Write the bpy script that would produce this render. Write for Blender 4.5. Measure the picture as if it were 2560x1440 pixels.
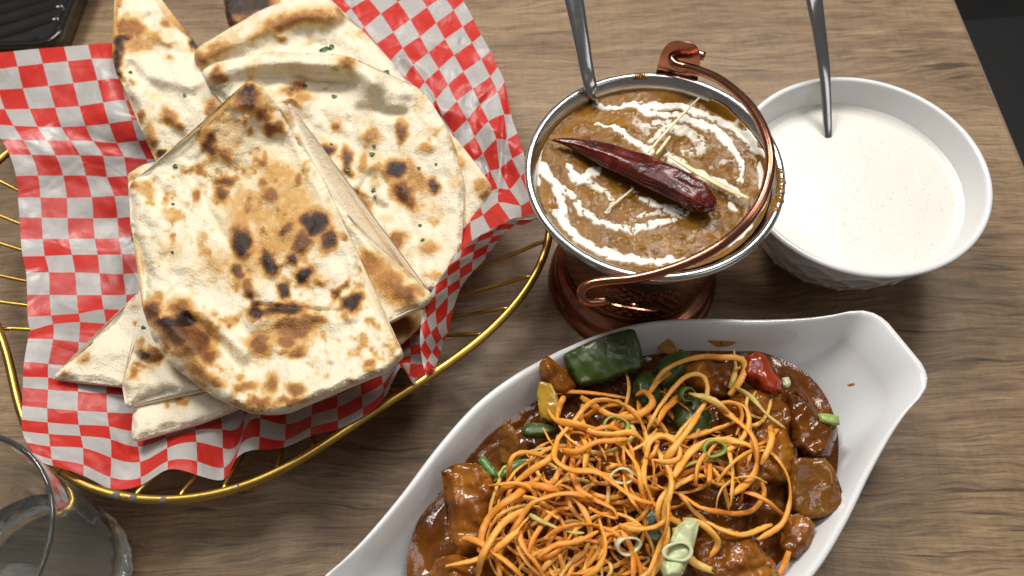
import bpy, bmesh, math, random
import numpy as np
from mathutils import Vector, Matrix
from mathutils.geometry import delaunay_2d_cdt

for o in list(bpy.data.objects):
    bpy.data.objects.remove(o)
SC = bpy.context.scene
COL = SC.collection
rng = np.random.default_rng(7)
random.seed(7)

# ------------------------------------------------------------------ camera
F = 1900.0; TH = math.radians(28.8); RO = math.radians(-4.8); HC = 0.417
_r = np.array([1, 0, 0.]); _u = np.array([0, math.cos(TH), math.sin(TH)])
CW = np.array([0, math.sin(TH), -math.cos(TH)])
CR = math.cos(RO) * _r + math.sin(RO) * _u
CU = -math.sin(RO) * _r + math.cos(RO) * _u
CC = np.array([0, 0, HC])
cam = bpy.data.cameras.new('camera'); camo = bpy.data.objects.new('camera', cam); COL.objects.link(camo)
m = Matrix.Identity(4)
for i in range(3):
    m[i][0] = CR[i]; m[i][1] = CU[i]; m[i][2] = -CW[i]; m[i][3] = CC[i]
camo.matrix_world = m
cam.sensor_width = 36; cam.lens = F / 2560 * 36; cam.clip_start = 0.01; cam.clip_end = 50
cam.dof.use_dof = True; cam.dof.focus_distance = 0.385; cam.dof.aperture_fstop = 9.0
SC.camera = camo
SC.render.resolution_x = 1024; SC.render.resolution_y = 576
SC.view_settings.view_transform = 'Standard'; SC.view_settings.look = 'None'
SC.view_settings.exposure = 0.08; SC.view_settings.gamma = 1

# ------------------------------------------------------------------ room light and added fill
w = bpy.data.worlds.new('World'); SC.world = w; w.use_nodes = True
w.node_tree.nodes['Background'].inputs[0].default_value = (1, .97, .94, 1)
w.node_tree.nodes['Background'].inputs[1].default_value = 0.125

def area(name, loc, tgt, sx, sy, e, col):
    l = bpy.data.lights.new(name, 'AREA'); l.shape = 'RECTANGLE'; l.size = sx; l.size_y = sy; l.energy = e; l.color = col
    o = bpy.data.objects.new(name, l); COL.objects.link(o); o.location = loc
    o.rotation_euler = (Vector(tgt) - Vector(loc)).to_track_quat('-Z', 'Y').to_euler()
    return o
area('ceiling_or_fill_light', (-.40, .95, 1.25), (-.05, .25, 0), .36, .36, 15, (1, .965, .91))
area('ceiling_or_fill_light', (.50, .92, 1.25), (.05, .22, 0), .36, .36, 11, (1, .965, .91))
area('ceiling_or_fill_light', (.1, .35, 2.2), (0, .2, 0), .9, .9, 11, (1, .97, .93))  # added soft overhead fill to lift the shadows, no known fixture
area('ceiling_or_fill_light', (1.5, -.9, 1.8), (.1, .25, 0), 1.0, 1.0, 4, (1, .97, .93))  # added fill behind the camera, placed to reflect in the yogurt spoon

# ------------------------------------------------------------------ geometry helpers
def P(a, b, z):
    """photo ray (2560x1440 grid) met with height z -> world points, vectorised"""
    a = np.asarray(a, float); b = np.asarray(b, float); z = np.asarray(z, float)
    d = ((a - 1280) / F)[..., None] * CR + ((720 - b) / F)[..., None] * CU + CW
    return CC + d * ((z - HC) / d[..., 2])[..., None]
def Q(p):
    p = np.asarray(p, float) - CC; w_ = p @ CW
    return np.stack([1280 + F * (p @ CR) / w_, 720 - F * (p @ CU) / w_], -1)

def hash2(i, j, s):
    n = (i.astype(np.int64) * 374761393 + j.astype(np.int64) * 668265263 + s * 1442695041) & 0x7fffffff
    n = ((n ^ (n >> 13)) * 1274126177) & 0x7fffffff
    return ((n ^ (n >> 16)) & 0xffff) / 65535.0
def vnoise(x, y, s=0):
    x = np.asarray(x, float); y = np.asarray(y, float)
    i = np.floor(x); j = np.floor(y); fx = x - i; fy = y - j
    fx = fx * fx * fx * (fx * (fx * 6 - 15) + 10); fy = fy * fy * fy * (fy * (fy * 6 - 15) + 10)
    a = hash2(i, j, s); b = hash2(i + 1, j, s); c = hash2(i, j + 1, s); d = hash2(i + 1, j + 1, s)
    return (a + (b - a) * fx) * (1 - fy) + (c + (d - c) * fx) * fy
def fbm(x, y, s=0, o=4):
    t = 0; amp = .5; n = 0
    for k in range(o):
        t = t + amp * vnoise(x * 2 ** k + 17.3 * k, y * 2 ** k - 9.1 * k, s + k); n += amp; amp *= .5
    return t / n
def sstep(a, b, x):
    t = np.clip((x - a) / (b - a), 0, 1); return t * t * (3 - 2 * t)

def catmull(pts, n=8, closed=False):
    p = np.asarray(pts, float); N = len(p); out = []
    rngk = range(N if closed else N - 1)
    for k in rngk:
        if closed: a, b, c, d = p[(k - 1) % N], p[k], p[(k + 1) % N], p[(k + 2) % N]
        else: a, b, c, d = p[max(k - 1, 0)], p[k], p[k + 1], p[min(k + 2, N - 1)]
        for t in np.arange(n) / n:
            out.append(.5 * (2 * b + (c - a) * t + (2 * a - 5 * b + 4 * c - d) * t * t + (3 * b - a - 3 * c + d) * t ** 3))
    if not closed: out.append(p[-1])
    return np.array(out)
def resample(p, step, closed=True):
    q = np.vstack([p, p[:1]]) if closed else p
    L = np.r_[0, np.cumsum(np.linalg.norm(np.diff(q, axis=0), axis=1))]
    n = max(3, int(round(L[-1] / step)))
    t = np.linspace(0, L[-1], n + 1)
    if closed: t = t[:-1]
    return np.stack([np.interp(t, L, q[:, k]) for k in range(q.shape[1])], 1)
def segdist(x, y, poly, closed=False):
    """distance to a polyline, and the parameter along it"""
    x = np.asarray(x, float); y = np.asarray(y, float)
    best = np.full(x.shape, 1e9); par = np.zeros(x.shape)
    n = len(poly)
    for k in range(n if closed else n - 1):
        a = poly[k]; b = poly[(k + 1) % n]; d = b - a; L = max((d[:2] ** 2).sum(), 1e-9)
        t = np.clip(((x - a[0]) * d[0] + (y - a[1]) * d[1]) / L, 0, 1)
        q = np.hypot(x - a[0] - t * d[0], y - a[1] - t * d[1])
        mk = q < best; best[mk] = q[mk]; par[mk] = (k + t)[mk]
    return best, par

def mesh_obj(name, verts, faces, mat, parent=None, smooth=True, col=None, uv=None):
    me = bpy.data.meshes.new(name)
    me.from_pydata([tuple(map(float, v)) for v in verts], [], [tuple(int(i) for i in f) for f in faces])
    me.update()
    if smooth: me.polygons.foreach_set('use_smooth', [True] * len(me.polygons))
    if col is not None:
        at = me.color_attributes.new('mask', 'FLOAT_COLOR', 'POINT')
        c = np.ones((len(verts), 4), np.float32); col = np.asarray(col, np.float32)
        if col.ndim == 1: c[:, 0] = c[:, 1] = c[:, 2] = col
        else: c[:, :col.shape[1]] = col
        at.data.foreach_set('color', c.ravel())
    if uv is not None:
        lay = me.uv_layers.new(name='UVMap')
        li = np.zeros(len(me.loops), np.int32); me.loops.foreach_get('vertex_index', li)
        lay.data.foreach_set('uv', np.asarray(uv, np.float32)[li].ravel())
    if mat: me.materials.append(mat)
    o = bpy.data.objects.new(name, me); COL.objects.link(o)
    if parent: o.parent = parent
    return o
def empty(name, loc=(0, 0, 0)):
    o = bpy.data.objects.new(name, None); COL.objects.link(o); o.location = loc; o.empty_display_size = .01
    return o
def tag(o, label, cat, group=None, kind=None):
    o['label'] = label; o['category'] = cat
    if group: o['group'] = group
    if kind: o['kind'] = kind
    return o
def under(o, parent):
    """parent keeping world coordinates (parents are only ever translated)"""
    o.parent = parent
    o.matrix_parent_inverse = Matrix.Translation(parent.location).inverted()
    return o

def lathe(prof, n=96, disp=None):
    """prof: (r,z) list -> verts, faces; r=0 allowed at the ends"""
    V = []; Fc = []; rings = []
    for (r, z) in prof:
        if r < 1e-7: rings.append([len(V)]); V.append((0, 0, z))
        else:
            rings.append(list(range(len(V), len(V) + n)))
            for k in range(n):
                a = 2 * math.pi * k / n; rr = r + (disp(a, z, r) if disp else 0)
                V.append((rr * math.cos(a), rr * math.sin(a), z))
    for A, B in zip(rings[:-1], rings[1:]):
        for k in range(n):
            k2 = (k + 1) % n
            if len(A) == 1 and len(B) == 1: break
            if len(A) == 1: Fc.append((A[0], B[k2], B[k]))
            elif len(B) == 1: Fc.append((A[k], A[k2], B[0]))
            else: Fc.append((A[k], A[k2], B[k2], B[k]))
    return np.array(V), Fc
def smooth_prof(pts, n=6):
    return [tuple(p) for p in catmull(pts, n)]

def tube(path, rad, nseg=10, closed=False, flat=1.0, up=None, cap=True):
    """sweep a round or flattened section; rad scalar or per point (width); flat = thickness / width"""
    p = np.asarray(path, float); n = len(p)
    rad = np.full(n, rad) if np.isscalar(rad) else np.asarray(rad, float)
    if closed: t = np.roll(p, -1, 0) - np.roll(p, 1, 0)
    else: t = np.gradient(p, axis=0)
    t /= np.linalg.norm(t, axis=1)[:, None] + 1e-12
    V = []; Fc = []
    ref = np.array([0, 0, 1.]) if up is None else np.asarray(up, float)
    side = None
    for k in range(n):
        s = np.cross(t[k], ref if ref.ndim == 1 else ref[k])
        if np.linalg.norm(s) < 1e-4: s = side if side is not None else np.array([1, 0, 0.])
        s /= np.linalg.norm(s); side = s; u = np.cross(s, t[k])
        for j in range(nseg):
            a = 2 * math.pi * j / nseg
            V.append(p[k] + rad[k] * (math.cos(a) * s + flat * math.sin(a) * u))
    for k in range(n if closed else n - 1):
        k2 = (k + 1) % n
        for j in range(nseg):
            j2 = (j + 1) % nseg
            Fc.append((k * nseg + j, k * nseg + j2, k2 * nseg + j2, k2 * nseg + j))
    if not closed and cap:
        Fc.append(tuple(range(nseg - 1, -1, -1))); Fc.append(tuple((n - 1) * nseg + j for j in range(nseg)))
    return np.array(V), Fc

# ------------------------------------------------------------------ material helpers
class NT:
    def __init__(s, name):
        s.m = bpy.data.materials.new(name); s.m.use_nodes = True; s.t = s.m.node_tree
        s.b = s.t.nodes['Principled BSDF']
    def n(s, typ, **kw):
        nd = s.t.nodes.new(typ)
        for k, v in kw.items():
            if k.startswith('i_'):
                key = k[2:]; key = int(key) if key.isdigit() else key.replace('_', ' ')
                if hasattr(v, 'is_linked'): s.t.links.new(v, nd.inputs[key])
                else: nd.inputs[key].default_value = v
            else: setattr(nd, k, v)
        return nd
    def l(s, a, b): s.t.links.new(a, b)
    def set(s, **kw):
        for k, v in kw.items():
            key = k.replace('_', ' ')
            if hasattr(v, 'is_linked'): s.l(v, s.b.inputs[key])
            else: s.b.inputs[key].default_value = v
    def ramp(s, fac, stops, interp='LINEAR'):
        r = s.n('ShaderNodeValToRGB'); r.color_ramp.interpolation = interp
        e = r.color_ramp.elements
        while len(e) < len(stops): e.new(.5)
        for x, (p, c) in zip(e, stops):
            x.position = p; x.color = (*c, 1) if len(c) == 3 else c
        s.l(fac, r.inputs[0]); return r.outputs[0]
    def coords(s, scale=(1, 1, 1), kind='Object', rot=(0, 0, 0)):
        c = s.n('ShaderNodeTexCoord'); mp = s.n('ShaderNodeMapping'); s.l(c.outputs[kind], mp.inputs[0])
        mp.inputs['Scale'].default_value = scale; mp.inputs['Rotation'].default_value = rot
        return mp.outputs[0]
    def noise(s, vec, scale, detail=4, rough=.55, dist=0):
        nd = s.n('ShaderNodeTexNoise'); s.l(vec, nd.inputs['Vector'])
        nd.inputs['Scale'].default_value = scale; nd.inputs['Detail'].default_value = detail
        nd.inputs['Roughness'].default_value = rough; nd.inputs['Distortion'].default_value = dist
        return nd.outputs['Fac']
    def math(s, op, a, b=None, c=None):
        nd = s.n('ShaderNodeMath', operation=op)
        for k, v in enumerate((a, b, c)):
            if v is None: continue
            if hasattr(v, 'is_linked'): s.l(v, nd.inputs[k])
            else: nd.inputs[k].default_value = v
        return nd.outputs[0]
    def mix(s, fac, a, b, blend='MIX'):
        nd = s.n('ShaderNodeMix', data_type='RGBA', blend_type=blend)
        for key, v in ((0, fac), (6, a), (7, b)):
            if hasattr(v, 'is_linked'): s.l(v, nd.inputs[key])
            else: nd.inputs[key].default_value = v if key == 0 else ((*v, 1) if len(v) == 3 else v)
        return nd.outputs[2]
    def bump(s, h, strength=.3, dist=.001, normal=None):
        nd = s.n('ShaderNodeBump'); s.l(h, nd.inputs['Height'])
        nd.inputs['Strength'].default_value = strength; nd.inputs['Distance'].default_value = dist
        if normal is not None: s.l(normal, nd.inputs['Normal'])
        s.l(nd.outputs[0], s.b.inputs['Normal']); return nd.outputs[0]
    def vcol(s):
        nd = s.n('ShaderNodeVertexColor', layer_name='mask'); return nd.outputs[0]
    def sep(s, c):
        nd = s.n('ShaderNodeSeparateColor'); s.l(c, nd.inputs[0]); return nd.outputs

def mat_wood():
    t = NT('wood_laminate')
    v = t.coords((1, 1, 1))
    warp = t.noise(t.coords((2, 6, 1)), 3.0, 3)
    comb = t.n('ShaderNodeVectorMath', operation='ADD'); t.l(v, comb.inputs[0])
    cx = t.n('ShaderNodeCombineXYZ'); t.l(t.math('MULTIPLY', warp, .035), cx.inputs[1]); t.l(cx.outputs[0], comb.inputs[1])
    def st(sx, sy):
        mp = t.n('ShaderNodeMapping'); t.l(comb.outputs[0], mp.inputs[0]); mp.inputs['Scale'].default_value = (sx, sy, 1); return mp.outputs[0]
    big = t.noise(st(1.6, 10), 1.0, 5, .6)
    mid = t.noise(st(10, 130), 1.0, 6, .75)
    fine = t.noise(st(36, 760), 1.0, 5, .8)
    dash = t.noise(st(20, 380), 1.0, 4, .75)
    blot = t.noise(st(8, 16), 1.0, 5, .65)
    pore = t.noise(st(60, 900), 1.0, 2, .6)
    a = t.math('ADD', t.math('MULTIPLY', big, .36), t.math('MULTIPLY', mid, .42))
    a = t.math('ADD', a, t.math('MULTIPLY', blot, .22))
    c = t.ramp(a, [(.34, (.074, .042, .021)), (.44, (.155, .095, .049)), (.51, (.225, .147, .079)), (.62, (.305, .209, .117))])
    f2 = t.ramp(fine, [(.40, (.40, .38, .36)), (.49, (1, 1, 1)), (.60, (1.4, 1.38, 1.34))])
    c = t.mix(.62, c, f2, 'MULTIPLY')
    d2 = t.ramp(dash, [(.36, (.30, .27, .25)), (.43, (1, 1, 1))])
    c = t.mix(.5, c, d2, 'MULTIPLY')
    crack = t.ramp(t.noise(st(9, 170), 1.0, 3, .6, .4), [(.31, (.22, .19, .17)), (.37, (1, 1, 1))])
    c = t.mix(.8, c, crack, 'MULTIPLY')
    cross = t.ramp(t.noise(st(300, 45), 1.0, 3, .7), [(.38, (.7, .69, .68)), (.52, (1, 1, 1))])
    c = t.mix(.35, c, cross, 'MULTIPLY')
    t.set(Base_Color=c, Roughness=t.ramp(pore, [(.3, (.52,) * 3), (.7, (.36,) * 3)]))
    t.bump(t.math('ADD', t.math('MULTIPLY', fine, .7), t.math('MULTIPLY', mid, .4)), .35, .0006)
    return t.m

def mat_naan():
    t = NT('naan_bread')
    v = t.coords()
    s = t.sep(t.vcol())
    n1 = t.noise(v, 260, 5, .6); n2 = t.noise(v, 900, 3, .6); n3 = t.noise(v, 80, 4, .55)
    ch = t.math('ADD', s[0], t.math('MULTIPLY', t.math('SUBTRACT', n1, .5), t.math('ADD', .10, t.math('MULTIPLY', s[0], .45))))
    ch = t.math('ADD', ch, t.math('MULTIPLY', t.math('SUBTRACT', n3, .56), .22))
    c = t.ramp(ch, [(.03, (.79, .71, .55)), (.16, (.73, .595, .375)), (.30, (.56, .315, .09)), (.50, (.33, .135, .032)), (.74, (.13, .05, .016)), (.95, (.028, .014, .010))])
    flour = t.ramp(n2, [(.35, (.92, .90, .86)), (.6, (1, 1, 1))])
    c = t.mix(.5, c, flour, 'MULTIPLY')
    crumb = t.mix(t.ramp(n1, [(.3, (0, 0, 0)), (.7, (1, 1, 1))]), (.80, .66, .50), (.86, .77, .62))
    c = t.mix(s[1], c, crumb)
    butter = t.math('MULTIPLY', s[2], t.ramp(t.noise(v, 45, 3, .5), [(.36, (0, 0, 0)), (.62, (1, 1, 1))]))
    t.set(Base_Color=c, Roughness=t.ramp(butter, [(0, (.55,) * 3), (1, (.16,) * 3)]), Subsurface_Weight=.12, Subsurface_Scale=.004)
    t.b.inputs['Subsurface Radius'].default_value = (1, .6, .3)
    t.b.inputs['Specular IOR Level'].default_value = .45
    h = t.math('ADD', t.math('MULTIPLY', n1, 1.0), t.math('MULTIPLY', n2, .6))
    t.bump(h, .7, .0018)
    return t.m

def mat_paper():
    t = NT('checkered_wax_paper')
    uv = t.n('ShaderNodeTexCoord').outputs['UV']
    sx = t.n('ShaderNodeSeparateXYZ'); t.l(uv, sx.inputs[0])
    fu = t.math('FLOOR', sx.outputs[0]); fv = t.math('FLOOR', sx.outputs[1])
    ck = t.math('PINGPONG', t.math('ADD', t.math('ADD', fu, fv), 40), 1.0)
    v = t.coords()
    n = t.noise(v, 55, 5, .6); n2 = t.noise(v, 420, 3, .6)
    white = t.mix(n, (.42, .40, .385), (.52, .50, .485))
    white = t.mix(t.ramp(n2, [(.4, (0, 0, 0)), (.8, (.35, .35, .35))]), white, (.33, .31, .30))
    gr = t.ramp(t.noise(v, 17, 3, .5), [(.60, (0, 0, 0)), (.66, (.55, .55, .55))])
    white = t.mix(gr, white, (.28, .26, .245))
    red = t.mix(n, (.50, .022, .016), (.62, .038, .025))
    c = t.mix(ck, white, red)
    t.set(Base_Color=c, Roughness=t.ramp(n, [(.3, (.30,) * 3), (.7, (.46,) * 3)]))
    vo = t.n('ShaderNodeTexVoronoi', feature='DISTANCE_TO_EDGE'); vo.inputs['Scale'].default_value = 26; t.l(v, vo.inputs['Vector'])
    cre = t.ramp(vo.outputs['Distance'], [(0, (0, 0, 0)), (.06, (.8, .8, .8)), (.4, (1, 1, 1))])
    t.bump(t.math('ADD', t.math('ADD', n, t.math('MULTIPLY', n2, .15)), t.math('MULTIPLY', cre, .5)), .3, .002)
    tr = t.n('ShaderNodeBsdfTranslucent'); t.l(c, tr.inputs[0])
    mx = t.n('ShaderNodeMixShader'); mx.inputs[0].default_value = .22
    t.l(t.b.outputs[0], mx.inputs[1]); t.l(tr.outputs[0], mx.inputs[2])
    t.l(mx.outputs[0], t.t.nodes['Material Output'].inputs[0])
    return t.m

def mat_metal(name, col, rough, nscale=300, var=.1, bump=.05, dark=None):
    t = NT(name); v = t.coords()
    n = t.noise(v, nscale, 4, .6); n2 = t.noise(v, 40, 3, .5)
    c = t.mix(n2, tuple(x * .75 for x in col), col)
    if dark: c = t.mix(t.ramp(t.noise(v, 25, 4, .6), [(.45, (0, 0, 0)), (.7, (1, 1, 1))]), c, dark)
    t.set(Base_Color=c, Metallic=1.0, Roughness=t.math('ADD', rough, t.math('MULTIPLY', t.math('SUBTRACT', n, .5), var)))
    if bump: t.bump(n, bump, .0004)
    return t.m

def mat_simple(name, c1, c2, rough=.3, nscale=120, bump=.1, bdist=.001, coat=0, sss=0, spec=.5):
    t = NT(name); v = t.coords()
    n = t.noise(v, nscale, 5, .6)
    t.set(Base_Color=t.mix(t.ramp(n, [(.3, (0, 0, 0)), (.7, (1, 1, 1))]), c1, c2), Roughness=rough)
    t.b.inputs['Coat Weight'].default_value = coat; t.b.inputs['Coat Roughness'].default_value = .05
    t.b.inputs['Specular IOR Level'].default_value = spec
    if sss: t.b.inputs['Subsurface Weight'].default_value = sss; t.b.inputs['Subsurface Scale'].default_value = .003
    if bump: t.bump(n, bump, bdist)
    return t.m

def mat_porcelain():
    t = NT('white_porcelain'); v = t.coords()
    n = t.noise(v, 9, 2)
    t.set(Base_Color=t.mix(n, (.68, .68, .685), (.72, .72, .72)), Roughness=.14)
    t.b.inputs['Coat Weight'].default_value = .4; t.b.inputs['Coat Roughness'].default_value = .06
    t.bump(t.noise(v, 70, 2), .04, .001)
    return t.m

def mat_curry():
    t = NT('lentil_curry_with_cream'); v = t.coords()
    s = t.sep(t.vcol())
    n1 = t.noise(v, 60, 4, .6); n2 = t.noise(v, 420, 4, .65); n3 = t.noise(v, 150, 3, .6)
    base = t.ramp(n1, [(.25, (.13, .050, .0015)), (.5, (.20, .084, .0025)), (.75, (.27, .122, .006))])
    base = t.mix(t.ramp(n3, [(.55, (0, 0, 0)), (.75, (.6, .6, .6))]), base, (.20, .088, .012))
    base = t.mix(t.ramp(n2, [(.58, (0, 0, 0)), (.75, (.7, .7, .7))]), base, (.13, .05, .012))
    base = t.mix(s[1], base, (.085, .04, .016))
    cr = t.math('ADD', s[0], t.math('MULTIPLY', t.math('SUBTRACT', n2, .5), t.math('MULTIPLY', s[0], .6)))
    cr = t.ramp(cr, [(.20, (0, 0, 0)), (.50, (.45, .45, .45)), (.82, (1, 1, 1))])
    c = t.mix(cr, base, (.80, .76, .66))
    t.set(Base_Color=c, Roughness=t.ramp(n3, [(.3, (.18,) * 3), (.7, (.45,) * 3)]))
    t.b.inputs['Specular IOR Level'].default_value = .28
    t.bump(t.math('ADD', n2, t.math('MULTIPLY', n3, .6)), .25, .0007)
    return t.m

def mat_yogurt():
    t = NT('yogurt_raita'); v = t.coords()
    n1 = t.noise(v, 90, 4, .55)
    sp = t.ramp(t.noise(v, 480, 2, .5), [(.64, (0, 0, 0)), (.72, (.55, .55, .55))])
    c = t.mix(n1, (.64, .615, .56), (.68, .655, .605))
    c = t.mix(sp, c, (.45, .40, .33))
    t.set(Base_Color=c, Roughness=.32)
    t.b.inputs['Subsurface Weight'].default_value = .2; t.b.inputs['Subsurface Scale'].default_value = .003
    lump = t.ramp(t.noise(v, 190, 1, .4), [(.70, (0, 0, 0)), (.80, (1, 1, 1))])
    t.bump(t.math('ADD', t.math('MULTIPLY', n1, .25), lump), .22, .0008)
    return t.m

def mat_sauce(name, c1, c2, c3, rough=.15):
    t = NT(name); v = t.coords()
    n1 = t.noise(v, 55, 4, .6); n2 = t.noise(v, 240, 3, .55)
    c = t.ramp(n1, [(.25, c1), (.5, c2), (.78, c3)])
    c = t.mix(t.ramp(n2, [(.62, (0, 0, 0)), (.8, (.4, .4, .4))]), c, tuple(min(1, x * 1.8) for x in c3))
    t.set(Base_Color=c, Roughness=rough)
    t.b.inputs['Specular IOR Level'].default_value = .4
    n4 = t.noise(v, 130, 4, .65)
    t.bump(t.math('ADD', t.math('ADD', n1, t.math('MULTIPLY', n2, .22)), t.math('MULTIPLY', n4, .5)), .4, .0016)
    return t.m

def mat_carrot():
    t = NT('shredded_carrot'); v = t.coords()
    oi = t.n('ShaderNodeObjectInfo').outputs['Random']
    n = t.noise(v, 500, 4, .6); n2 = t.noise(v, 60, 3, .5)
    c = t.ramp(t.math('ADD', t.math('MULTIPLY', n2, .30), t.math('MULTIPLY', oi, .66)),
               [(.2, (.74, .27, .028)), (.5, (.82, .35, .045)), (.68, (.84, .42, .075)), (.75, (.74, .44, .10)), (.80, (.52, .44, .12))])
    c = t.mix(t.ramp(n, [(.55, (0, 0, 0)), (.8, (.45, .45, .45))]), c, (.82, .50, .24))
    t.set(Base_Color=c, Roughness=.42)
    t.b.inputs['Subsurface Weight'].default_value = .3; t.b.inputs['Subsurface Scale'].default_value = .002
    t.bump(n, .5, .0006)
    return t.m

def mat_chili():
    t = NT('dried_red_chili'); v = t.coords()
    n1 = t.noise(v, 110, 4, .6, .6); n2 = t.noise(v, 500, 3, .6)
    c = t.ramp(n1, [(.3, (.024, .002, .001)), (.55, (.085, .006, .002)), (.8, (.17, .016, .006))])
    t.set(Base_Color=c, Roughness=t.ramp(n2, [(.3, (.2,) * 3), (.7, (.3,) * 3)]))
    t.b.inputs['Specular IOR Level'].default_value = .45
    t.bump(t.math('ADD', n1, t.math('MULTIPLY', n2, .08)), .5, .0018)
    return t.m

def mat_water():
    t = NT('clear_water'); t.set(Base_Color=(.97, .99, 1, 1), Roughness=0.0, Transmission_Weight=1.0, IOR=1.33)
    t.bump(t.noise(t.coords(), 60, 2), .05, .001)
    return t.m
def mat_glass():
    t = NT('clear_glass')
    t.set(Base_Color=(.95, .98, .97, 1), Roughness=.01, Transmission_Weight=1.0, IOR=1.5)
    n = t.noise(t.coords((1, 1, .4)), 55, 2); t.bump(n, .06, .002)
    df = t.n('ShaderNodeBsdfDiffuse'); df.inputs[0].default_value = (.75, .78, .76, 1)
    mx = t.n('ShaderNodeMixShader'); mx.inputs[0].default_value = .035
    t.l(t.b.outputs[0], mx.inputs[1]); t.l(df.outputs[0], mx.inputs[2]); t.l(mx.outputs[0], t.t.nodes['Material Output'].inputs[0])
    return t.m

M = dict(wood=mat_wood(), naan=mat_naan(), paper=mat_paper(),
         gold=mat_metal('gold_paint', (.62, .42, .10), .34, 400, .15, .12, (.40, .22, .05)),
         chip=mat_simple('chipped_grey_metal', (.07, .065, .06), (.16, .15, .145), .55),
         copper=mat_metal('copper', (.46, .20, .125), .22, 200, .16, .05, (.26, .10, .06)),
         steel=mat_metal('stainless_steel', (.60, .60, .60), .24, 250, .16, .05),
         spoon=mat_metal('spoon_steel', (.56, .56, .57), .17, 300, .12, .06),
         porcelain=mat_porcelain(), curry=mat_curry(), yogurt=mat_yogurt(),
         sauce=mat_sauce('brown_sauce', (.055, .014, .001), (.115, .032, .002), (.20, .066, .006)),
         chicken=mat_sauce('glazed_chicken', (.065, .016, .001), (.20, .060, .005), (.42, .165, .018), .18),
         onion=mat_sauce('cooked_onion', (.085, .026, .003), (.16, .062, .008), (.27, .125, .022), .14),
         green=mat_simple('green_pepper', (.020, .040, .004), (.060, .095, .012), .36, 45, .15, .001, .1),
         red=mat_simple('red_pepper', (.26, .014, .003), (.36, .045, .005), .2, 60, .1, .001, .2),
         yellow=mat_simple('yellow_pepper', (.42, .22, .015), (.5, .30, .03), .2, 60, .1, .001, .4),
         scal_g=mat_simple('scallion_green', (.20, .30, .05), (.36, .44, .13), .35, 150, .2, .0006, 0, .1),
         scal_p=mat_simple('scallion_pale', (.30, .36, .13), (.55, .58, .34), .35, 110, .2, .0006, 0, .1),
         scal_d=mat_simple('scallion_dark_green', (.05, .14, .025), (.11, .24, .05), .3, 150, .2, .0006),
         scal_w=mat_simple('scallion_white', (.50, .56, .32), (.70, .72, .52), .35, 200, .2, .0006, 0, .15),
         carrot=mat_carrot(), chili=mat_chili(),
         stem=mat_simple('chili_stem_end', (.20, .11, .05), (.10, .03, .02), .6, 300, .5),
         ginger=mat_simple('ginger', (.66, .58, .30), (.76, .70, .45), .35, 300, .3, .0006, 0, .15),
         herb=mat_simple('cilantro', (.012, .05, .012), (.03, .10, .02), .4, 300, .2),
         glass=mat_glass(),
         black=mat_simple('black_gloss_plastic', (.006, .0055, .005), (.010, .009, .008), .13, 20, .02, .001, .3),
         seat=mat_simple('black_vinyl', (.005, .005, .0055), (.008, .008, .0085), .5, 200, .3),
         floor=mat_simple('dark_floor', (.006, .006, .006), (.012, .011, .011), .6, 20, .1),
         edge=mat_simple('table_edge_band', (.16, .10, .06), (.22, .14, .09), .5, 60, .1))

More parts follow.
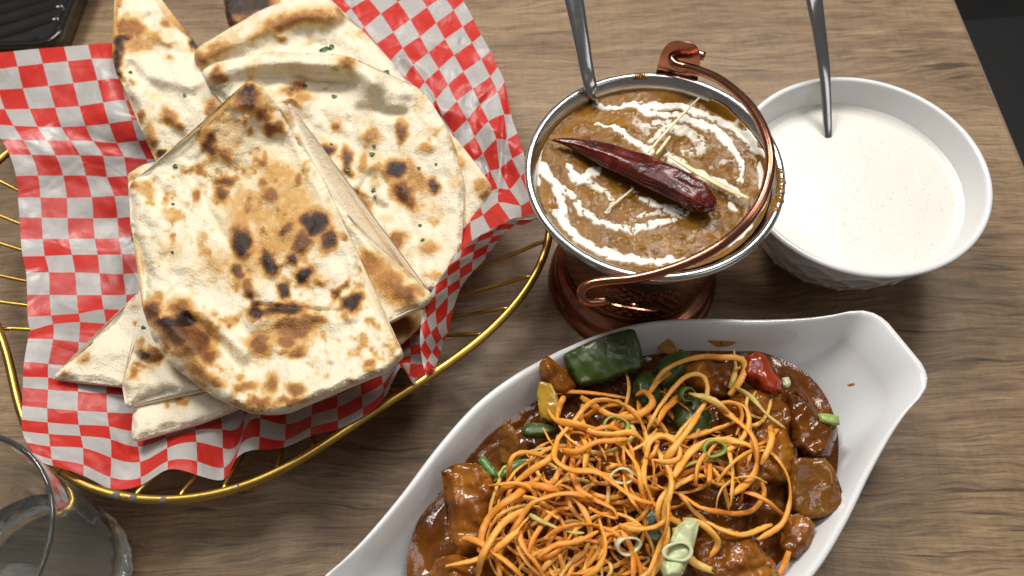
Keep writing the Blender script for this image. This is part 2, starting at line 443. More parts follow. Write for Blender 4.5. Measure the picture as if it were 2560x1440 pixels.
# ================================================================== setting
TR = math.radians(-3.6)
def table():
    t = empty('dining_table')
    ex = 0.3445; far = 1.2; near = -.6; left = -1.2
    c, s = math.cos(TR), math.sin(TR)
    # table local frame: x along the grain; right edge passes world (0.346,0.36)
    ox = np.array([.3495, .362]); ax = np.array([c, s]); ay = np.array([-s, c])
    def slab(x0, x1, y0, y1, z0, z1, bev):
        pts = [(x0, y0), (x1, y0), (x1, y1), (x0, y1)]
        V = []; Fc = []
        ins = [(0, z0), (0, z1 - bev), (bev * .3, z1 - bev * .3), (bev, z1)]
        for d, z in ins:
            for sx, sy in ((-1, -1), (1, -1), (1, 1), (-1, 1)):
                x = (x1 - d) if sx > 0 else (x0 + d); y = (y1 - d) if sy > 0 else (y0 + d)
                V.append((x, y, z))
        for k in range(3):
            for j in range(4):
                Fc.append((k * 4 + j, k * 4 + (j + 1) % 4, k * 4 + 4 + (j + 1) % 4, k * 4 + 4 + j))
        Fc.append((12, 13, 14, 15)); Fc.append((3, 2, 1, 0))
        return V, Fc
    V, Fc = slab(-1.4, 0, -.95, .8, -.03, 0, .0015)
    o = mesh_obj('table_top', V, Fc, M['wood'], t, smooth=False)
    V, Fc = slab(.0003, .0016, -.95, .8, -.03, -.0016, .0003)
    mesh_obj('edge_band', V, Fc, M['edge'], t, smooth=False)
    V, Fc = slab(-.75, -.65, -.1, 0, -.72, -.031, .002)
    mesh_obj('leg', V, Fc, M['black'], t, smooth=False)
    t.location = (ox[0], ox[1], 0); t.rotation_euler = (0, 0, TR)
    tag(t, 'brown wood-grain laminate table under all the dishes', 'table')
    V, Fc = slab(-3, 3, -3, 3, -.76, -.75, .001)
    f = mesh_obj('floor', V, Fc, M['floor'], None, False); f['kind'] = 'structure'
    # black bench seat seen past the table's right edge
    b = empty('bench_seat', (.75, .55, -.75))
    bm = bmesh.new(); bmesh.ops.create_cube(bm, size=1)
    for v in bm.verts: v.co = Vector((v.co.x * .62, v.co.y * .40, v.co.z * .12))
    bmesh.ops.bevel(bm, geom=bm.edges[:], offset=.03, segments=4, affect='EDGES')
    me = bpy.data.meshes.new('cushion'); bm.to_mesh(me); bm.free(); me.materials.append(M['seat'])
    cu = bpy.data.objects.new('cushion', me); COL.objects.link(cu); cu.parent = b; cu.location = (0, 0, .40)
    bm = bmesh.new(); bmesh.ops.create_cube(bm, size=1)
    for v in bm.verts: v.co = Vector((v.co.x * .56, v.co.y * .36, v.co.z * .338))
    me = bpy.data.meshes.new('base'); bm.to_mesh(me); bm.free(); me.materials.append(M['floor'])
    cu = bpy.data.objects.new('base', me); COL.objects.link(cu); cu.parent = b; cu.location = (0, 0, .17)
    tag(b, 'black vinyl bench seat in the dark beyond the table edge', 'bench')
table()

# ================================================================== gold wire basket
BC = np.array([-.138, .226]); ZR = .049
rim_px = [(1365,580),(1348,680),(1300,765),(1200,842),(1100,912),(1000,988),(895,1062),(784,1130),(690,1175),(550,1228),(430,1252),(350,1250),(250,1228),(170,1188),(50,990),(0,862),(1352,480),(1312,385),(-62,700),(-72,600),(-50,480),(-2,378)]
_q = np.array([P(a, b, ZR)[:2] for a, b in rim_px]) - BC
_th = np.arctan2(_q[:, 1], _q[:, 0]); _rr = np.hypot(_q[:, 0], _q[:, 1])
def _bas(t): return np.stack([np.ones_like(t)] + [f_(k * t) for k in range(1, 7) for f_ in (np.cos, np.sin)], -1)
_t2 = _th + np.pi; _far = np.array([np.min(np.abs((t_ - _th + np.pi) % (2 * np.pi) - np.pi)) > math.radians(22) for t_ in _t2])
_A = np.vstack([_bas(_th), .35 * _bas(_t2[_far]), np.diag([0] + [.03 * k ** 2 for k in range(1, 7) for _ in (0, 1)])])
_co = np.linalg.lstsq(_A, np.r_[_rr, .35 * _rr[_far], np.zeros(13)], rcond=None)[0]
def brim(t): return _bas(np.asarray(t, float)) @ _co
def bprof(s):
    s = np.asarray(s, float)
    return .0045 + (ZR - .0045) * np.clip((s - .34) / .66, 0, None) ** 1.5
def bask_s(x, y):
    dx = x - BC[0]; dy = y - BC[1]; return np.hypot(dx, dy) / brim(np.arctan2(dy, dx))
def basket():
    b = empty('wire_basket', (BC[0], BC[1], 0))
    t = np.linspace(0, 2 * np.pi, 200, endpoint=False)
    ring = np.stack([BC[0] + brim(t) * np.cos(t), BC[1] + brim(t) * np.sin(t), np.full_like(t, ZR)], 1)
    V, Fc = tube(ring, .0023, 12, True)
    rim = under(mesh_obj('rim_wire', V, Fc, M['gold']), b)
    ring2 = np.stack([BC[0] + .36 * brim(t) * np.cos(t), BC[1] + .36 * brim(t) * np.sin(t), np.full_like(t, .0032)], 1)
    V, Fc = tube(ring2, .002, 8, True); under(mesh_obj('base_ring', V, Fc, M['gold']), b)
    # spokes: where the photo shows them on the rim, then evenly behind
    seen = [(330,1239),(444,1239),(553,1223),(690,1170),(784,1127),(884,1067),(1000,985),(1100,907),(1200,830),(1265,765),(1315,685),(1350,600)]
    sl = [(0,460,40,470),(0,538,45,550),(0,603,60,617),(0,686,62,695),(0,757,62,762),(0,828,68,830)]
    ang = []
    for a, c in seen:
        p = P(a, c, ZR)[:2] - BC; ang.append(math.atan2(p[1], p[0]))
    for (a, c, d, e) in sl:
        p = P((a + d) / 2, (c + e) / 2, .042)[:2] - BC; ang.append(math.atan2(p[1], p[0]))
    for k in range(14): ang.append(math.radians(22 + k * 9.6))
    ang.append(math.radians(-148)); 
    for k, a in enumerate(ang):
        s = np.linspace(1.0, .36, 18); r = brim(np.array([a]))[0]
        path = np.stack([BC[0] + s * r * math.cos(a), BC[1] + s * r * math.sin(a), bprof(s) + .0002], 1)
        path[0, 2] = ZR - .0018
        V, Fc = tube(path, .00115, 8); under(mesh_obj('spoke', V, Fc, M['gold']), b)
        e = P(0, 0, 0)
    # welded blobs where spokes meet the rim and chipped paint
    for k, a in enumerate(ang[:12]):
        r = brim(np.array([a]))[0]
        bm = bmesh.new(); bmesh.ops.create_icosphere(bm, subdivisions=1, radius=.0021)
        me = bpy.data.meshes.new('weld_bead'); bm.to_mesh(me); bm.free(); me.materials.append(M['gold'])
        o = bpy.data.objects.new('weld_bead', me); COL.objects.link(o); o.location = (BC[0] + r * math.cos(a), BC[1] + r * math.sin(a), ZR - .0016); under(o, rim)
    for (x0, y0, w_) in [(292,1244,.018),(335,1251,.016),(411,1253,.014),(158,1180,.006),(600,1213,.005)]:
        p = P(x0, y0, ZR)[:2] - BC; a0 = math.atan2(p[1], p[0])
        V = []; nt, nn = 9, 9
        for i_ in range(nn):
            ph = math.radians(-10 + 130 * i_ / (nn - 1)); hw = w_ * (.55 + .45 * math.sin(math.pi * (i_ + .5) / nn)) * random.uniform(.75, 1.1)
            for k_ in range(nt):
                t_ = a0 + hw * (2 * k_ / (nt - 1) - 1); rr_ = brim(np.array([t_]))[0] + .00237 * math.cos(ph)
                V.append((BC[0] + rr_ * math.cos(t_), BC[1] + rr_ * math.sin(t_), ZR + .00237 * math.sin(ph)))
        Fc = [(i_ * nt + k_, i_ * nt + k_ + 1, (i_ + 1) * nt + k_ + 1, (i_ + 1) * nt + k_) for i_ in range(nn - 1) for k_ in range(nt - 1)]
        c = under(mesh_obj('paint_chip', V, Fc, M['chip']), rim)
    tag(b, 'oval gold wire basket with chipped rim holding the naan', 'basket')
basket()

# ================================================================== paper sheets
def tps(src, dst, lam=1e-3):
    src = np.asarray(src, float); dst = np.asarray(dst, float); n = len(src)
    d = np.linalg.norm(src[:, None] - src[None], axis=2); K = np.where(d > 0, d * d * np.log(d + 1e-12), 0) + lam * np.eye(n)
    Pm = np.c_[np.ones(n), src]; A = np.block([[K, Pm], [Pm.T, np.zeros((3, 3))]])
    sol = np.linalg.solve(A, np.vstack([dst, np.zeros((3, dst.shape[1]))]))
    def ev(q):
        q = np.asarray(q, float); d = np.linalg.norm(q[:, None] - src[None], axis=2)
        return np.where(d > 0, d * d * np.log(d + 1e-12), 0) @ sol[:n] + np.c_[np.ones(len(q)), q] @ sol[n:]
    return ev
rows = {
 0: {1:(33,124),2:(95,118),3:(159,113),4:(219,108),5:(280,104)},
 1: {1:(44,166),2:(107,159),3:(169,153),4:(229,147)},
 2: {1:(57,221),2:(122,215),3:(183,208),4:(244,201),5:(302,197)},
 3: {0:(12,273),1:(74,272),2:(138,269),3:(198,265),4:(258,256),5:(314,250)},
 4: {0:(34,314),1:(94,317),2:(154,318),3:(214,315),4:(273,309),5:(330,301)},
 5: {-1:(3,348),0:(56,350),1:(117,351),2:(175,351),3:(233,353),4:(292,358),5:(345,352)},
 6: {-1:(24,387),0:(79,387),1:(139,388),2:(200,388),3:(257,389),4:(310,392),5:(366,398)},
 7: {-1:(40,440),0:(95,439),1:(158,439),2:(215,439),3:(268,443),4:(318,440)},
 8: {-1:(45,493),0:(101,494),1:(167,495),2:(229,493),3:(286,490)},
 9: {-1:(49,543),0:(104,544),1:(169,545),2:(233,546),3:(294,545)},
 10: {-1:(52,598),0:(107,598),1:(172,597),2:(237,597),3:(297,595)},
 11: {-1:(57,641),0:(112,640),1:(180,637),2:(244,637),3:(305,636)},
 12: {-1:(65,680),0:(122,681),1:(188,681),2:(249,683),3:(308,685)},
 13: {-1:(68,737),0:(124,737),1:(192,738),2:(254,738),3:(315,737)},
 14: {-1:(69,792),0:(128,789),1:(197,784),2:(259,773),3:(318,775)},
 15: {-1:(75,826),0:(133,810),1:(200,805),2:(265,809)},
 16: {-1:(70,847),0:(133,848),1:(197,855),2:(262,860)},
 17: {-1:(60,905),0:(121,910),1:(193,917)},
 18: {-1:(57,942),0:(120,944),1:(195,954)},
 19: {-1:(57,969),0:(120,974),1:(195,979),2:(266,984)},
 20: {-1:(55,1016),0:(118,1021),1:(194,1027),2:(268,1031)},
 21: {-1:(54,1049),0:(119,1056),1:(197,1062),2:(273,1066),3:(336,1078)},
 22: {-1:(56,1078),0:(122,1085),1:(202,1090),2:(277,1098),3:(345,1117),4:(416,1094),5:(488,1075),6:(556,1073),6.75:(598,1068),7:(612,1042),8:(652,1012),9:(715,1030),10:(781,1010),11:(843,989),12:(901,960),13:(953,930)},
 23: {-1:(66,1106),0:(125,1116),1:(208,1120),2:(278,1144),3:(350,1155),4:(418,1120),5:(491,1105),6:(557,1120),6.8:(597,1108),7:(608,1077),8:(650,1046),9:(715,1061),10:(779,1038),11:(844,1018),12:(904,988),13:(957,960),15:(1027,908),16:(1058,911)},
 24: {-1:(80,1132),0:(129,1148),1:(209,1162),2:(276,1193),3:(352,1194),4:(419,1153),5:(493,1153),6:(560,1169),7:(600,1114),8:(649,1092),9:(713,1101),10:(777,1068),11:(845,1051),12:(907,1019),13:(960,977),14:(998,908),15:(1024,939),16:(1066,942)},
 24.5: {0:(132,1163),1:(209,1187),2:(276,1220),3:(353,1211),4:(419,1171),5:(493,1185),6:(560,1197),7:(592,1142),8:(647,1121),9:(710,1117),10:(776,1088),11:(845,1071),12:(908,1039),13:(962,992),14:(1001,916),15:(1031,957)},
}
def paper_left():
    src = []; dst = []
    for v, d in rows.items():
        for u, p in d.items(): src.append((u, v)); dst.append(p)
    for v in (2, 8, 14):   # hidden part under the bread
        for u, x in ((9, 640), (14, 900)):
            src.append((u, v)); dst.append((x + v * 4, 190 + v * 34))
    ev = tps(src, dst, .02)
    U = np.arange(-1, 16.01, .125); Vv = np.r_[np.arange(.1, 24.5, .125), 24.55]
    uu, vv = np.meshgrid(U, Vv); uv = np.c_[uu.ravel(), vv.ravel()]
    px = ev(uv)
    # smooth trend of the sheet; the deviation from it is the ripple height
    def polyb(q):
        a = q[:, 0] / 10; b = q[:, 1] / 10
        return np.stack([np.ones_like(a), a, b, a * a, a * b, b * b, a ** 3, a * a * b, a * b * b, b ** 3], 1)
    co = np.linalg.lstsq(polyb(np.array(src)), np.array(dst), rcond=None)[0]
    dev = (polyb(uv) @ co)[:, 1] - px[:, 1]
    vis = np.maximum(1 - sstep(4.0, 6.0, uv[:, 0]), sstep(19.5, 21, uv[:, 1]))
    dev = np.clip(dev, -45, 45) * .00026 * vis - .005 * (1 - vis)
    z = np.full(len(px), .03)
    for _ in range(5):
        w_ = P(px[:, 0], px[:, 1], z)
        z = bprof(np.clip(bask_s(w_[:, 0], w_[:, 1]), 0, 1.0)) + .0075 + dev
    wpx = 1.0 * (fbm(uv[:, 0] * .5, uv[:, 1] * .5, 5) - .5)
    z = np.maximum(z, .006) + wpx * .004
    w_ = P(px[:, 0], px[:, 1], z)
    nU = len(U); nV = len(Vv)
    Fc = [(j * nU + i, (j + 1) * nU + i, (j + 1) * nU + i + 1, j * nU + i + 1) for j in range(nV - 1) for i in range(nU - 1)]
    o = mesh_obj('checkered_paper', w_, Fc, M['paper'], uv=uv + np.array([101, 100]))
    tag(o, 'red and white checkered wax paper sheet, wavy, covering the left and front of the basket', 'paper')
paper_left()

def paper_right():
    c1 = lambda x, y: (840 + x / 4.5, y / 4.5)
    c2 = lambda x, y: (1000 + x / 4, 280 + y / 4)
    T = {(-1,0):c1(170,95),(0,0):c1(318,310),(1,0):c1(455,495),(2,0):c1(615,680),(3,0):c1(765,870),(4,0):c1(935,1005),(5,0):c1(1068,1185),
         (0,1):c1(505,155),(1,1):c1(645,362),(2,1):c1(750,540),(3,1):c1(870,730),(4,1):c1(1000,920),(5,1):c1(1125,1120),(6,1):c1(1195,1310),
         (0,2):c1(695,20),(1,2):c1(835,220),(2,2):c1(945,410),(3,2):c1(1042,590),(4,2):c1(1158,775),(5,2):c1(1260,955),(6,2):c1(1358,1140),(7,2):c1(1475,1345),
         (1,3):c1(1025,80),(2,3):c1(1128,260),(3,3):c1(1225,440),(4,3):c1(1330,620),(5,3):c1(1432,805),(6,3):c1(1540,1000),(7,3):c1(1620,1175),(8,3):c1(1715,1365),
         (1,4):c1(1210,-45),(2,4):c1(1322,115),(3,4):c1(1425,300),(4,4):c1(1528,480),(5,4):c1(1632,665),(6,4):c1(1735,860),(7,4):c1(1818,1035),(8,4):c2(1040,25),
         (2,4.6):c1(1432,20),(3,4.6):c1(1540,215),(4,4.6):c1(1630,395),(5,4.6):c1(1735,580),(6,4.6):c1(1815,755),(7,4.6):c1(1893,925),(8,4.6):c2(1105,20),
         (9,4.6):c2(1172,215),(10,4.6):c2(1232,405),(11,4.6):c2(1262,600),(12,4.6):c2(1345,890),(13,4.6):c2(1390,1010),
         (7,1):c2(530,215),(8,1):c2(620,355),(9,1):c2(740,495),(10,1):c2(835,640),(11,1):c2(800,860),(12,1):c2(830,1030),(13,1):c2(910,1190),
         (8,2):c2(747,245),(9,2):c2(828,415),(10,2):c2(900,590),(11,2):c2(978,765),(12,2):c2(985,905),(13,2):c2(1100,1075),
         (9,3):c2(965,270),(10,3):c2(998,560),(11,3):c2(1093,772),(12,3):c2(1203,935),(13,3):c2(1215,1050),
         (9,4):c2(1068,275),(10,4):c2(1120,467),(11,4):c2(1205,642),(12,4):c2(1308,880),(13,4):c2(1362,1000),
         (12,0):c2(700,1100),(13,0):c2(722,1290),(13,-1.5):(1142,640),(13,-4):(1085,735),(13,-6):(1060,800),(6,-4):(960,420),(0,-4):(790,160),(-4,-4):(680,-10),(-4,0):(800,-60),(-4,3):(930,-120)}
    src = list(T.keys()); dst = list(T.values())
    ev = tps(src, dst, .01)
    A = np.arange(-4, 13.001, .125); B = np.r_[np.arange(-6, 4.6, .125), 4.62]
    aa, bb = np.meshgrid(A, B); uv = np.c_[aa.ravel(), bb.ravel()]
    px = ev(uv)
    z = np.full(len(px), .03)
    ridge = sstep(9.5, 13, uv[:, 0]) * (.010 + .012 * sstep(-7, -1, uv[:, 1]))
    for _ in range(5):
        w_ = P(px[:, 0], px[:, 1], z)
        z = bprof(np.clip(bask_s(w_[:, 0], w_[:, 1]), 0, 1.0)) + .0055 + ridge
    cr = np.abs(fbm(uv[:, 0] * .45 + .3 * uv[:, 1], uv[:, 1] * .5, 11) - .5)
    cr2 = np.abs(fbm(uv[:, 0] * .3 - .4 * uv[:, 1], uv[:, 1] * .25 + uv[:, 0] * .3, 23, 2) - .5)
    z = z + .010 * (.2 - cr) + .008 * (.2 - cr2)
    # long crease near the outer edge
    d, _ = segdist(px[:, 0], px[:, 1], np.array([(1259, 270), (1252, 400), (1245, 470)]))
    z = z + .0035 * np.exp(-(d / 9) ** 2)
    w_ = P(px[:, 0], px[:, 1], z)
    nA = len(A); nB = len(B)
    Fc = [(j * nA + i, j * nA + i + 1, (j + 1) * nA + i + 1, (j + 1) * nA + i) for j in range(nB - 1) for i in range(nA - 1)]
    # turned-over rim of the sheet facing the front
    L = catmull([(1345,543),(1280,552),(1228,572),(1180,603),(1140,640),(1105,690),(1075,737),(1058,778),(1050,845),(1056,905),(1066,944)], 10)
    Mo = catmull([(1347,548),(1300,565),(1262,580),(1240,610),(1208,653),(1165,700),(1142,745),(1122,820),(1106,868),(1094,905),(1086,930)], 10)
    zl = np.interp(np.linspace(0, 1, len(L)), [0, .2, .5, .8, 1], [.078, .076, .068, .062, .058])
    zm = np.interp(np.linspace(0, 1, len(L)), [0, .2, .5, .8, 1], [.075, .060, .047, .042, .0545])
    V2 = []; UV2 = []; nS = 13
    arc = np.r_[0, np.cumsum(np.linalg.norm(np.diff(L, axis=0), axis=1))]
    for j in range(nS):
        s = j / (nS - 1)
        pp = L * (1 - s) + Mo * s; zz = zl + (zm - zl) * (s ** 1.5) + .002 * math.sin(s * math.pi) * np.sin(np.arange(len(L)) * .35)
        V2.append(P(pp[:, 0], pp[:, 1], zz))
        lw = np.linalg.norm(Mo - L, axis=1)
        p_ = arc / 56; q_ = s * lw / 31
        UV2.append(np.stack([p_ + q_ + .3, p_ - q_ + .2], 1))
    V2 = np.vstack(V2); UV2 = np.vstack(UV2); n0 = len(w_); nL = len(L)
    Fc += [(n0 + j * nL + i, n0 + j * nL + i + 1, n0 + (j + 1) * nL + i + 1, n0 + (j + 1) * nL + i) for j in range(nS - 1) for i in range(nL - 1)]
    o = mesh_obj('checkered_paper', np.vstack([w_, V2]), Fc, M['paper'], uv=np.vstack([uv + np.array([100, 100]), UV2 + 100]))
    tag(o, 'red and white checkered wax paper, creased, its edge turned over beside the copper bucket', 'paper')
paper_right()

# ================================================================== pillow / slab builder
def slab_mesh(outline, z0, th, r_edge=14, step=7, jit=1.2, hfun=None, cfun=None, seed=0, smoothn=6, edge_drop=.55, tilt=(0, 0), base=None):
    ol = catmull(outline, smoothn, True) if smoothn else np.asarray(outline, float)
    ol = resample(ol, step)
    k = np.arange(len(ol))
    nrm = np.roll(ol, -1, 0) - np.roll(ol, 1, 0); nrm = np.stack([nrm[:, 1], -nrm[:, 0]], 1); nrm /= np.linalg.norm(nrm, axis=1)[:, None] + 1e-9
    ol = ol + nrm * ((vnoise(k * .55, k * 0 + seed, seed) - .5) * 1.6 * jit + (vnoise(k * .16, k * 0 + 5, seed + 3) - .5) * 2.6 * jit)[:, None]
    lo = ol.min(0); hi = ol.max(0)
    gx = np.arange(lo[0], hi[0], step); gy = np.arange(lo[1], hi[1], step * .87)
    X, Y = np.meshgrid(gx, gy); X = X + (np.arange(len(gy)) % 2)[:, None] * step * .5
    X = X.ravel() + rng.uniform(-.15, .15, X.size) * step; Y = Y.ravel() + rng.uniform(-.15, .15, Y.size) * step
    # inside test
    ins = np.zeros(len(X), bool); n = len(ol)
    for i in range(n):
        a = ol[i]; b = ol[(i + 1) % n]
        c = ((a[1] > Y) != (b[1] > Y)); xx = (b[0] - a[0]) * (Y - a[1]) / (b[1] - a[1] + 1e-12) + a[0]
        ins ^= c & (X < xx)
    X = X[ins]; Y = Y[ins]
    d, _ = segdist(X, Y, ol, True); keep = d > step * .55; X = X[keep]; Y = Y[keep]
    pts = [Vector((a, b)) for a, b in ol] + [Vector((a, b)) for a, b in zip(X, Y)]
    vs, es, fs, ov, oe, of = delaunay_2d_cdt(pts, [], [list(range(n))], 1, 1e-4, True)
    vs = np.array([(v.x, v.y) for v in vs])
    d, par = segdist(vs[:, 0], vs[:, 1], ol, True)
    x = vs[:, 0]; y = vs[:, 1]
    ki = par.astype(int) % n; fr = (par - np.floor(par))[:, None]; near = ol[ki] * (1 - fr) + ol[(ki + 1) % n] * fr
    cen0 = ol.mean(0); ov_ = np.where(d[:, None] > .8, near - vs, vs - cen0); ov_ = ov_ / (np.linalg.norm(ov_, axis=1)[:, None] + 1e-9)
    soft = 1 - .85 * sstep(-.05, .75, -ov_[:, 1])      # far edges stay thin, near edges are rounded
    q = np.clip(1 - d / r_edge, 0, 1)
    c0 = ol.mean(0)
    z = z0 + tilt[0] * (x - c0[0]) + tilt[1] * (y - c0[1]) - soft * th * edge_drop * (1 - np.sqrt(np.clip(1 - q * q, 0, 1)))
    if hfun is not None: z = z + hfun(x, y, d)
    if base is not None: z = base(x, y, z)
    col = np.zeros((len(vs), 3))
    if cfun is not None: col = cfun(x, y, d)
    W = P(x, y, z)
    Fc = [tuple(f) for f in fs]
    # orientation up
    f0 = Fc[0]; nz = np.cross(W[f0[1]] - W[f0[0]], W[f0[2]] - W[f0[0]])[2]
    if nz < 0: Fc = [f[::-1] for f in Fc]
    ed = {}
    for f in Fc:
        for a, b in zip(f, f[1:] + f[:1]):
            if (b, a) in ed: del ed[(b, a)]
            else: ed[(a, b)] = 1
    N = len(W); cen = W.mean(0)
    inw = cen - W; inw[:, 2] = 0; inw /= np.linalg.norm(inw, axis=1)[:, None] + 1e-9
    zb = th * (1 - edge_drop)
    loopV = sorted({a for e in ed for a in e}); idx = {v: i for i, v in enumerate(loopV)}; L = len(loopV)
    r1 = W[loopV] - np.array([0, 0, zb * .55])
    # underside: the edge tucked in, the middle a full thickness below the top
    k = np.clip(d / r_edge, 0, 1)
    bot = W + inw * .0012 * (1 - k)[:, None]; bot[:, 2] -= zb + (th - zb) * .6 * k
    o2 = N; o1 = 2 * N
    top = list(Fc); Fc = Fc + [tuple(o2 + v for v in f[::-1]) for f in top]
    for a, b in ed:
        Fc.append((a, o1 + idx[a], o1 + idx[b], b)); Fc.append((o1 + idx[a], o2 + a, o2 + b, o1 + idx[b]))
    cb = col.copy(); cl = col[loopV].copy()
    if cfun is not None:
        for q_ in (cb, cl): q_[:, 1] = np.clip(q_[:, 1] + .6, 0, 1); q_[:, 0] *= .4
    return np.vstack([W, bot, r1]), Fc, np.vstack([col, cb, cl])

# ================================================================== naan
def naan(label, outline, z0, th, spots, seed, toast=.5, feats=(), tilt=(0, 0), butter=.8, crumb=0, step=7, blister=.0017, wav=1.5, lay=.012):
    def base(x, y, z):
        zz = np.full_like(x, z0)
        for _ in range(5):
            W = P(x, y, zz); bz = .0045 + (ZR - .0045) * sstep(.2, 1.12, bask_s(W[:, 0], W[:, 1])) + .0075 + lay
            k = .014; h_ = np.clip(.5 + .5 * (bz - z0) / k, 0, 1); zz = z0 * (1 - h_) + bz * h_ + k * h_ * (1 - h_)
        return z + zz - z0
    def hfun(x, y, d):
        h = .0034 * wav * (fbm(x / 120, y / 120, seed, 2) - .5) + .0020 * wav * (fbm(x / 38, y / 38, seed + 3, 2) - .5) + .0008 * (fbm(x / 14, y / 14, seed + 5, 2) - .5)
        for s in spots:
            cx, cy, rx, ry, a = s[:5]
            c, s_ = math.cos(math.radians(a)), math.sin(math.radians(a))
            u = ((x - cx) * c + (y - cy) * s_) / rx; v = (-(x - cx) * s_ + (y - cy) * c) / ry
            h = h + blister * np.exp(-(u * u + v * v) * .9)
        for ft in feats:
            kind = ft[0]
            if kind == 'line':     # ridge or groove along a polyline: pts, width, height
                dd, _ = segdist(x, y, np.array(ft[1], float)); h = h + 1.4 * ft[3] * np.exp(-(dd / ft[2]) ** 2)
            elif kind == 'step':   # one side of a line is raised: pts, softness, height (left side of travel)
                p = np.array(ft[1], float); dd, par = segdist(x, y, p)
                k = np.clip(par.astype(int), 0, len(p) - 2); t_ = p[k + 1] - p[k]
                sg = np.sign(t_[:, 0] * (y - p[k, 1]) - t_[:, 1] * (x - p[k, 0]))
                fall = np.exp(-(dd / ft[4]) ** 2) if len(ft) > 4 else 1
                h = h + ft[3] * (sstep(-ft[2], ft[2], sg * dd)) * fall
            elif kind == 'bump':
                h = h + ft[5] * np.exp(-(((x - ft[1]) / ft[3]) ** 2 + ((y - ft[2]) / ft[4]) ** 2))
        return h
    def cfun(x, y, d):
        wx = x + 26 * (fbm(x / 26, y / 26, seed + 9, 3) - .5); wy = y + 26 * (fbm(x / 26, y / 26, seed + 19, 3) - .5)
        ch = np.zeros_like(x)
        for s in spots:
            cx, cy, rx, ry, a, it = s; it = min(1, it * 1.22 + .03); rx *= 1.12; ry *= 1.12
            c, s_ = math.cos(math.radians(a)), math.sin(math.radians(a))
            u = ((wx - cx) * c + (wy - cy) * s_) / rx; v = (-(wx - cx) * s_ + (wy - cy) * c) / ry
            r = np.sqrt(u * u + v * v)
            ch = np.maximum(ch, it * (1 - sstep(.45, 1.2, r))) ; ch = np.maximum(ch, .40 * min(it * 1.3, 1) * (1 - sstep(.8, 1.7, r)))
        mott = sstep(.52, .78, fbm(x / 42, y / 42, seed + 31, 4)) * .36 * toast + sstep(.56, .8, fbm(x / 16, y / 16, seed + 37, 3)) * .26 * toast
        ch = np.maximum(ch, mott) + .06 * mott
        ch = ch + .05 * (1 - sstep(0, 9, d)) * sstep(.4, .7, fbm(x / 60, y / 60, seed + 41, 2)) * 2 * toast
        cr = np.full_like(x, 0.) + crumb * (1 - sstep(2, 12, d))
        return np.stack([np.clip(ch, 0, 1), cr, np.full_like(x, butter)], 1)
    V, Fc, C = slab_mesh(outline, z0, th, 24, step, 3.2, hfun, cfun, seed, 6, .5, tilt, base)
    o = mesh_obj('naan_bread', V, Fc, M['naan'], col=C)
    tag(o, label, 'naan', 'pieces of naan in the basket')
    return o

naan('charred naan tip poking out at the back of the pile', [(566,-60),(566,5),(569,38),(580,62),(640,66),(700,50),(760,10),(770,-60)], .042, .009,
     [(600,10,42,30,0,.95),(650,5,40,26,10,.9),(570,20,14,40,0,.85),(620,38,50,16,-10,.5)], 3, .6, lay=0.006)
naan('naan with a rolled golden back edge, behind the big folded one', [(486,135),(497,120),(540,96),(600,64),(650,30),(720,4),(800,-6),(838,10),(856,34),(900,70),(950,124),(985,168),(1018,208),(1060,290),(960,330),(700,280),(520,200)], .046, .009,
     [(540,125,45,22,-25,.36),(720,55,80,22,-20,.40),(800,45,50,22,0,.36),(707,95,14,10,0,.45),(650,80,40,14,-20,.22),(505,150,20,20,0,.4),(850,30,16,12,0,.35)], 5, .5,
     [('line', [(490,140),(600,90),(720,35),(830,30)], 34, .006), ('bump', 790, 118, 80, 22, -.004), ('line', [(860,90),(960,170)], 25, .002)], lay=0.007)
naan('pointed naan corner sticking out under the right side of the pile', [(1080,290),(1133,348),(1183,402),(1222,455),(1230,472),(1218,495),(1192,540),(1166,594),(1130,660),(1060,600),(1040,400)], .040, .008,
     [(1150,405,22,16,40,.25),(1205,465,22,20,0,.3),(1212,490,14,10,0,.4)], 8, .4, [('bump', 1190, 480, 30, 40, .002)], lay=0.007)
naan('big folded naan with herbs and black blisters on the right', [(507,186),(520,170),(542,158),(596,151),(630,139),(683,131),(742,134),(817,139),(883,142),(914,162),(950,187),(996,204),(1046,222),(1087,275),(1125,333),(1146,396),(1157,458),(1159,521),(1154,583),(1142,640),(1112,700),(1074,728),(1000,712),(900,640),(800,520),(700,340),(600,270),(530,225)], .051, .010,
     [(543,183,14,18,20,.5),(557,190,8,8,0,.5),(872,152,24,16,10,.42),(745,215,20,14,0,.55),(720,225,22,14,0,.38),(760,240,30,14,0,.3),(730,260,24,10,0,.6),(845,312,14,12,0,.4),
      (818,378,18,20,0,.72),(865,400,14,28,5,.66),(930,340,22,18,0,.36),(1002,330,13,30,8,.58),(990,425,30,26,20,.92),(1010,480,26,30,-20,.62),(1020,490,40,14,60,.5),(1083,463,18,19,0,.72),(890,520,30,36,-15,.98),(905,560,14,30,-20,.6),
      (940,420,20,10,0,.3),(1070,370,20,14,0,.3),(990,605,18,28,25,.46),(930,600,16,12,0,.35),(1075,620,26,18,0,.3),(1040,440,60,20,60,.3),(870,430,20,8,30,.32),(985,640,20,24,0,.22),(1085,690,26,14,0,.25),(905,410,12,30,10,.3)], 12, .55,
     [('line', [(515,190),(600,165),(740,150),(880,165),(930,200)], 30, .007), ('line', [(680,190),(760,205),(880,215)], 36, -.005), ('line', [(900,215),(990,235)], 30, .0016), ('line', [(900,275),(1010,285)], 14, -.002),
      ('line', [(880,500),(905,470),(925,440)], 10, -.002), ('line', [(930,480),(950,560),(970,640)], 12, -.0018), ('line', [(1000,500),(1040,600),(1050,690)], 14, -.0018), ('bump', 890, 520, 36, 40, .001), ('line', [(870,480),(960,520)], 10, -.0025)], lay=0.014)
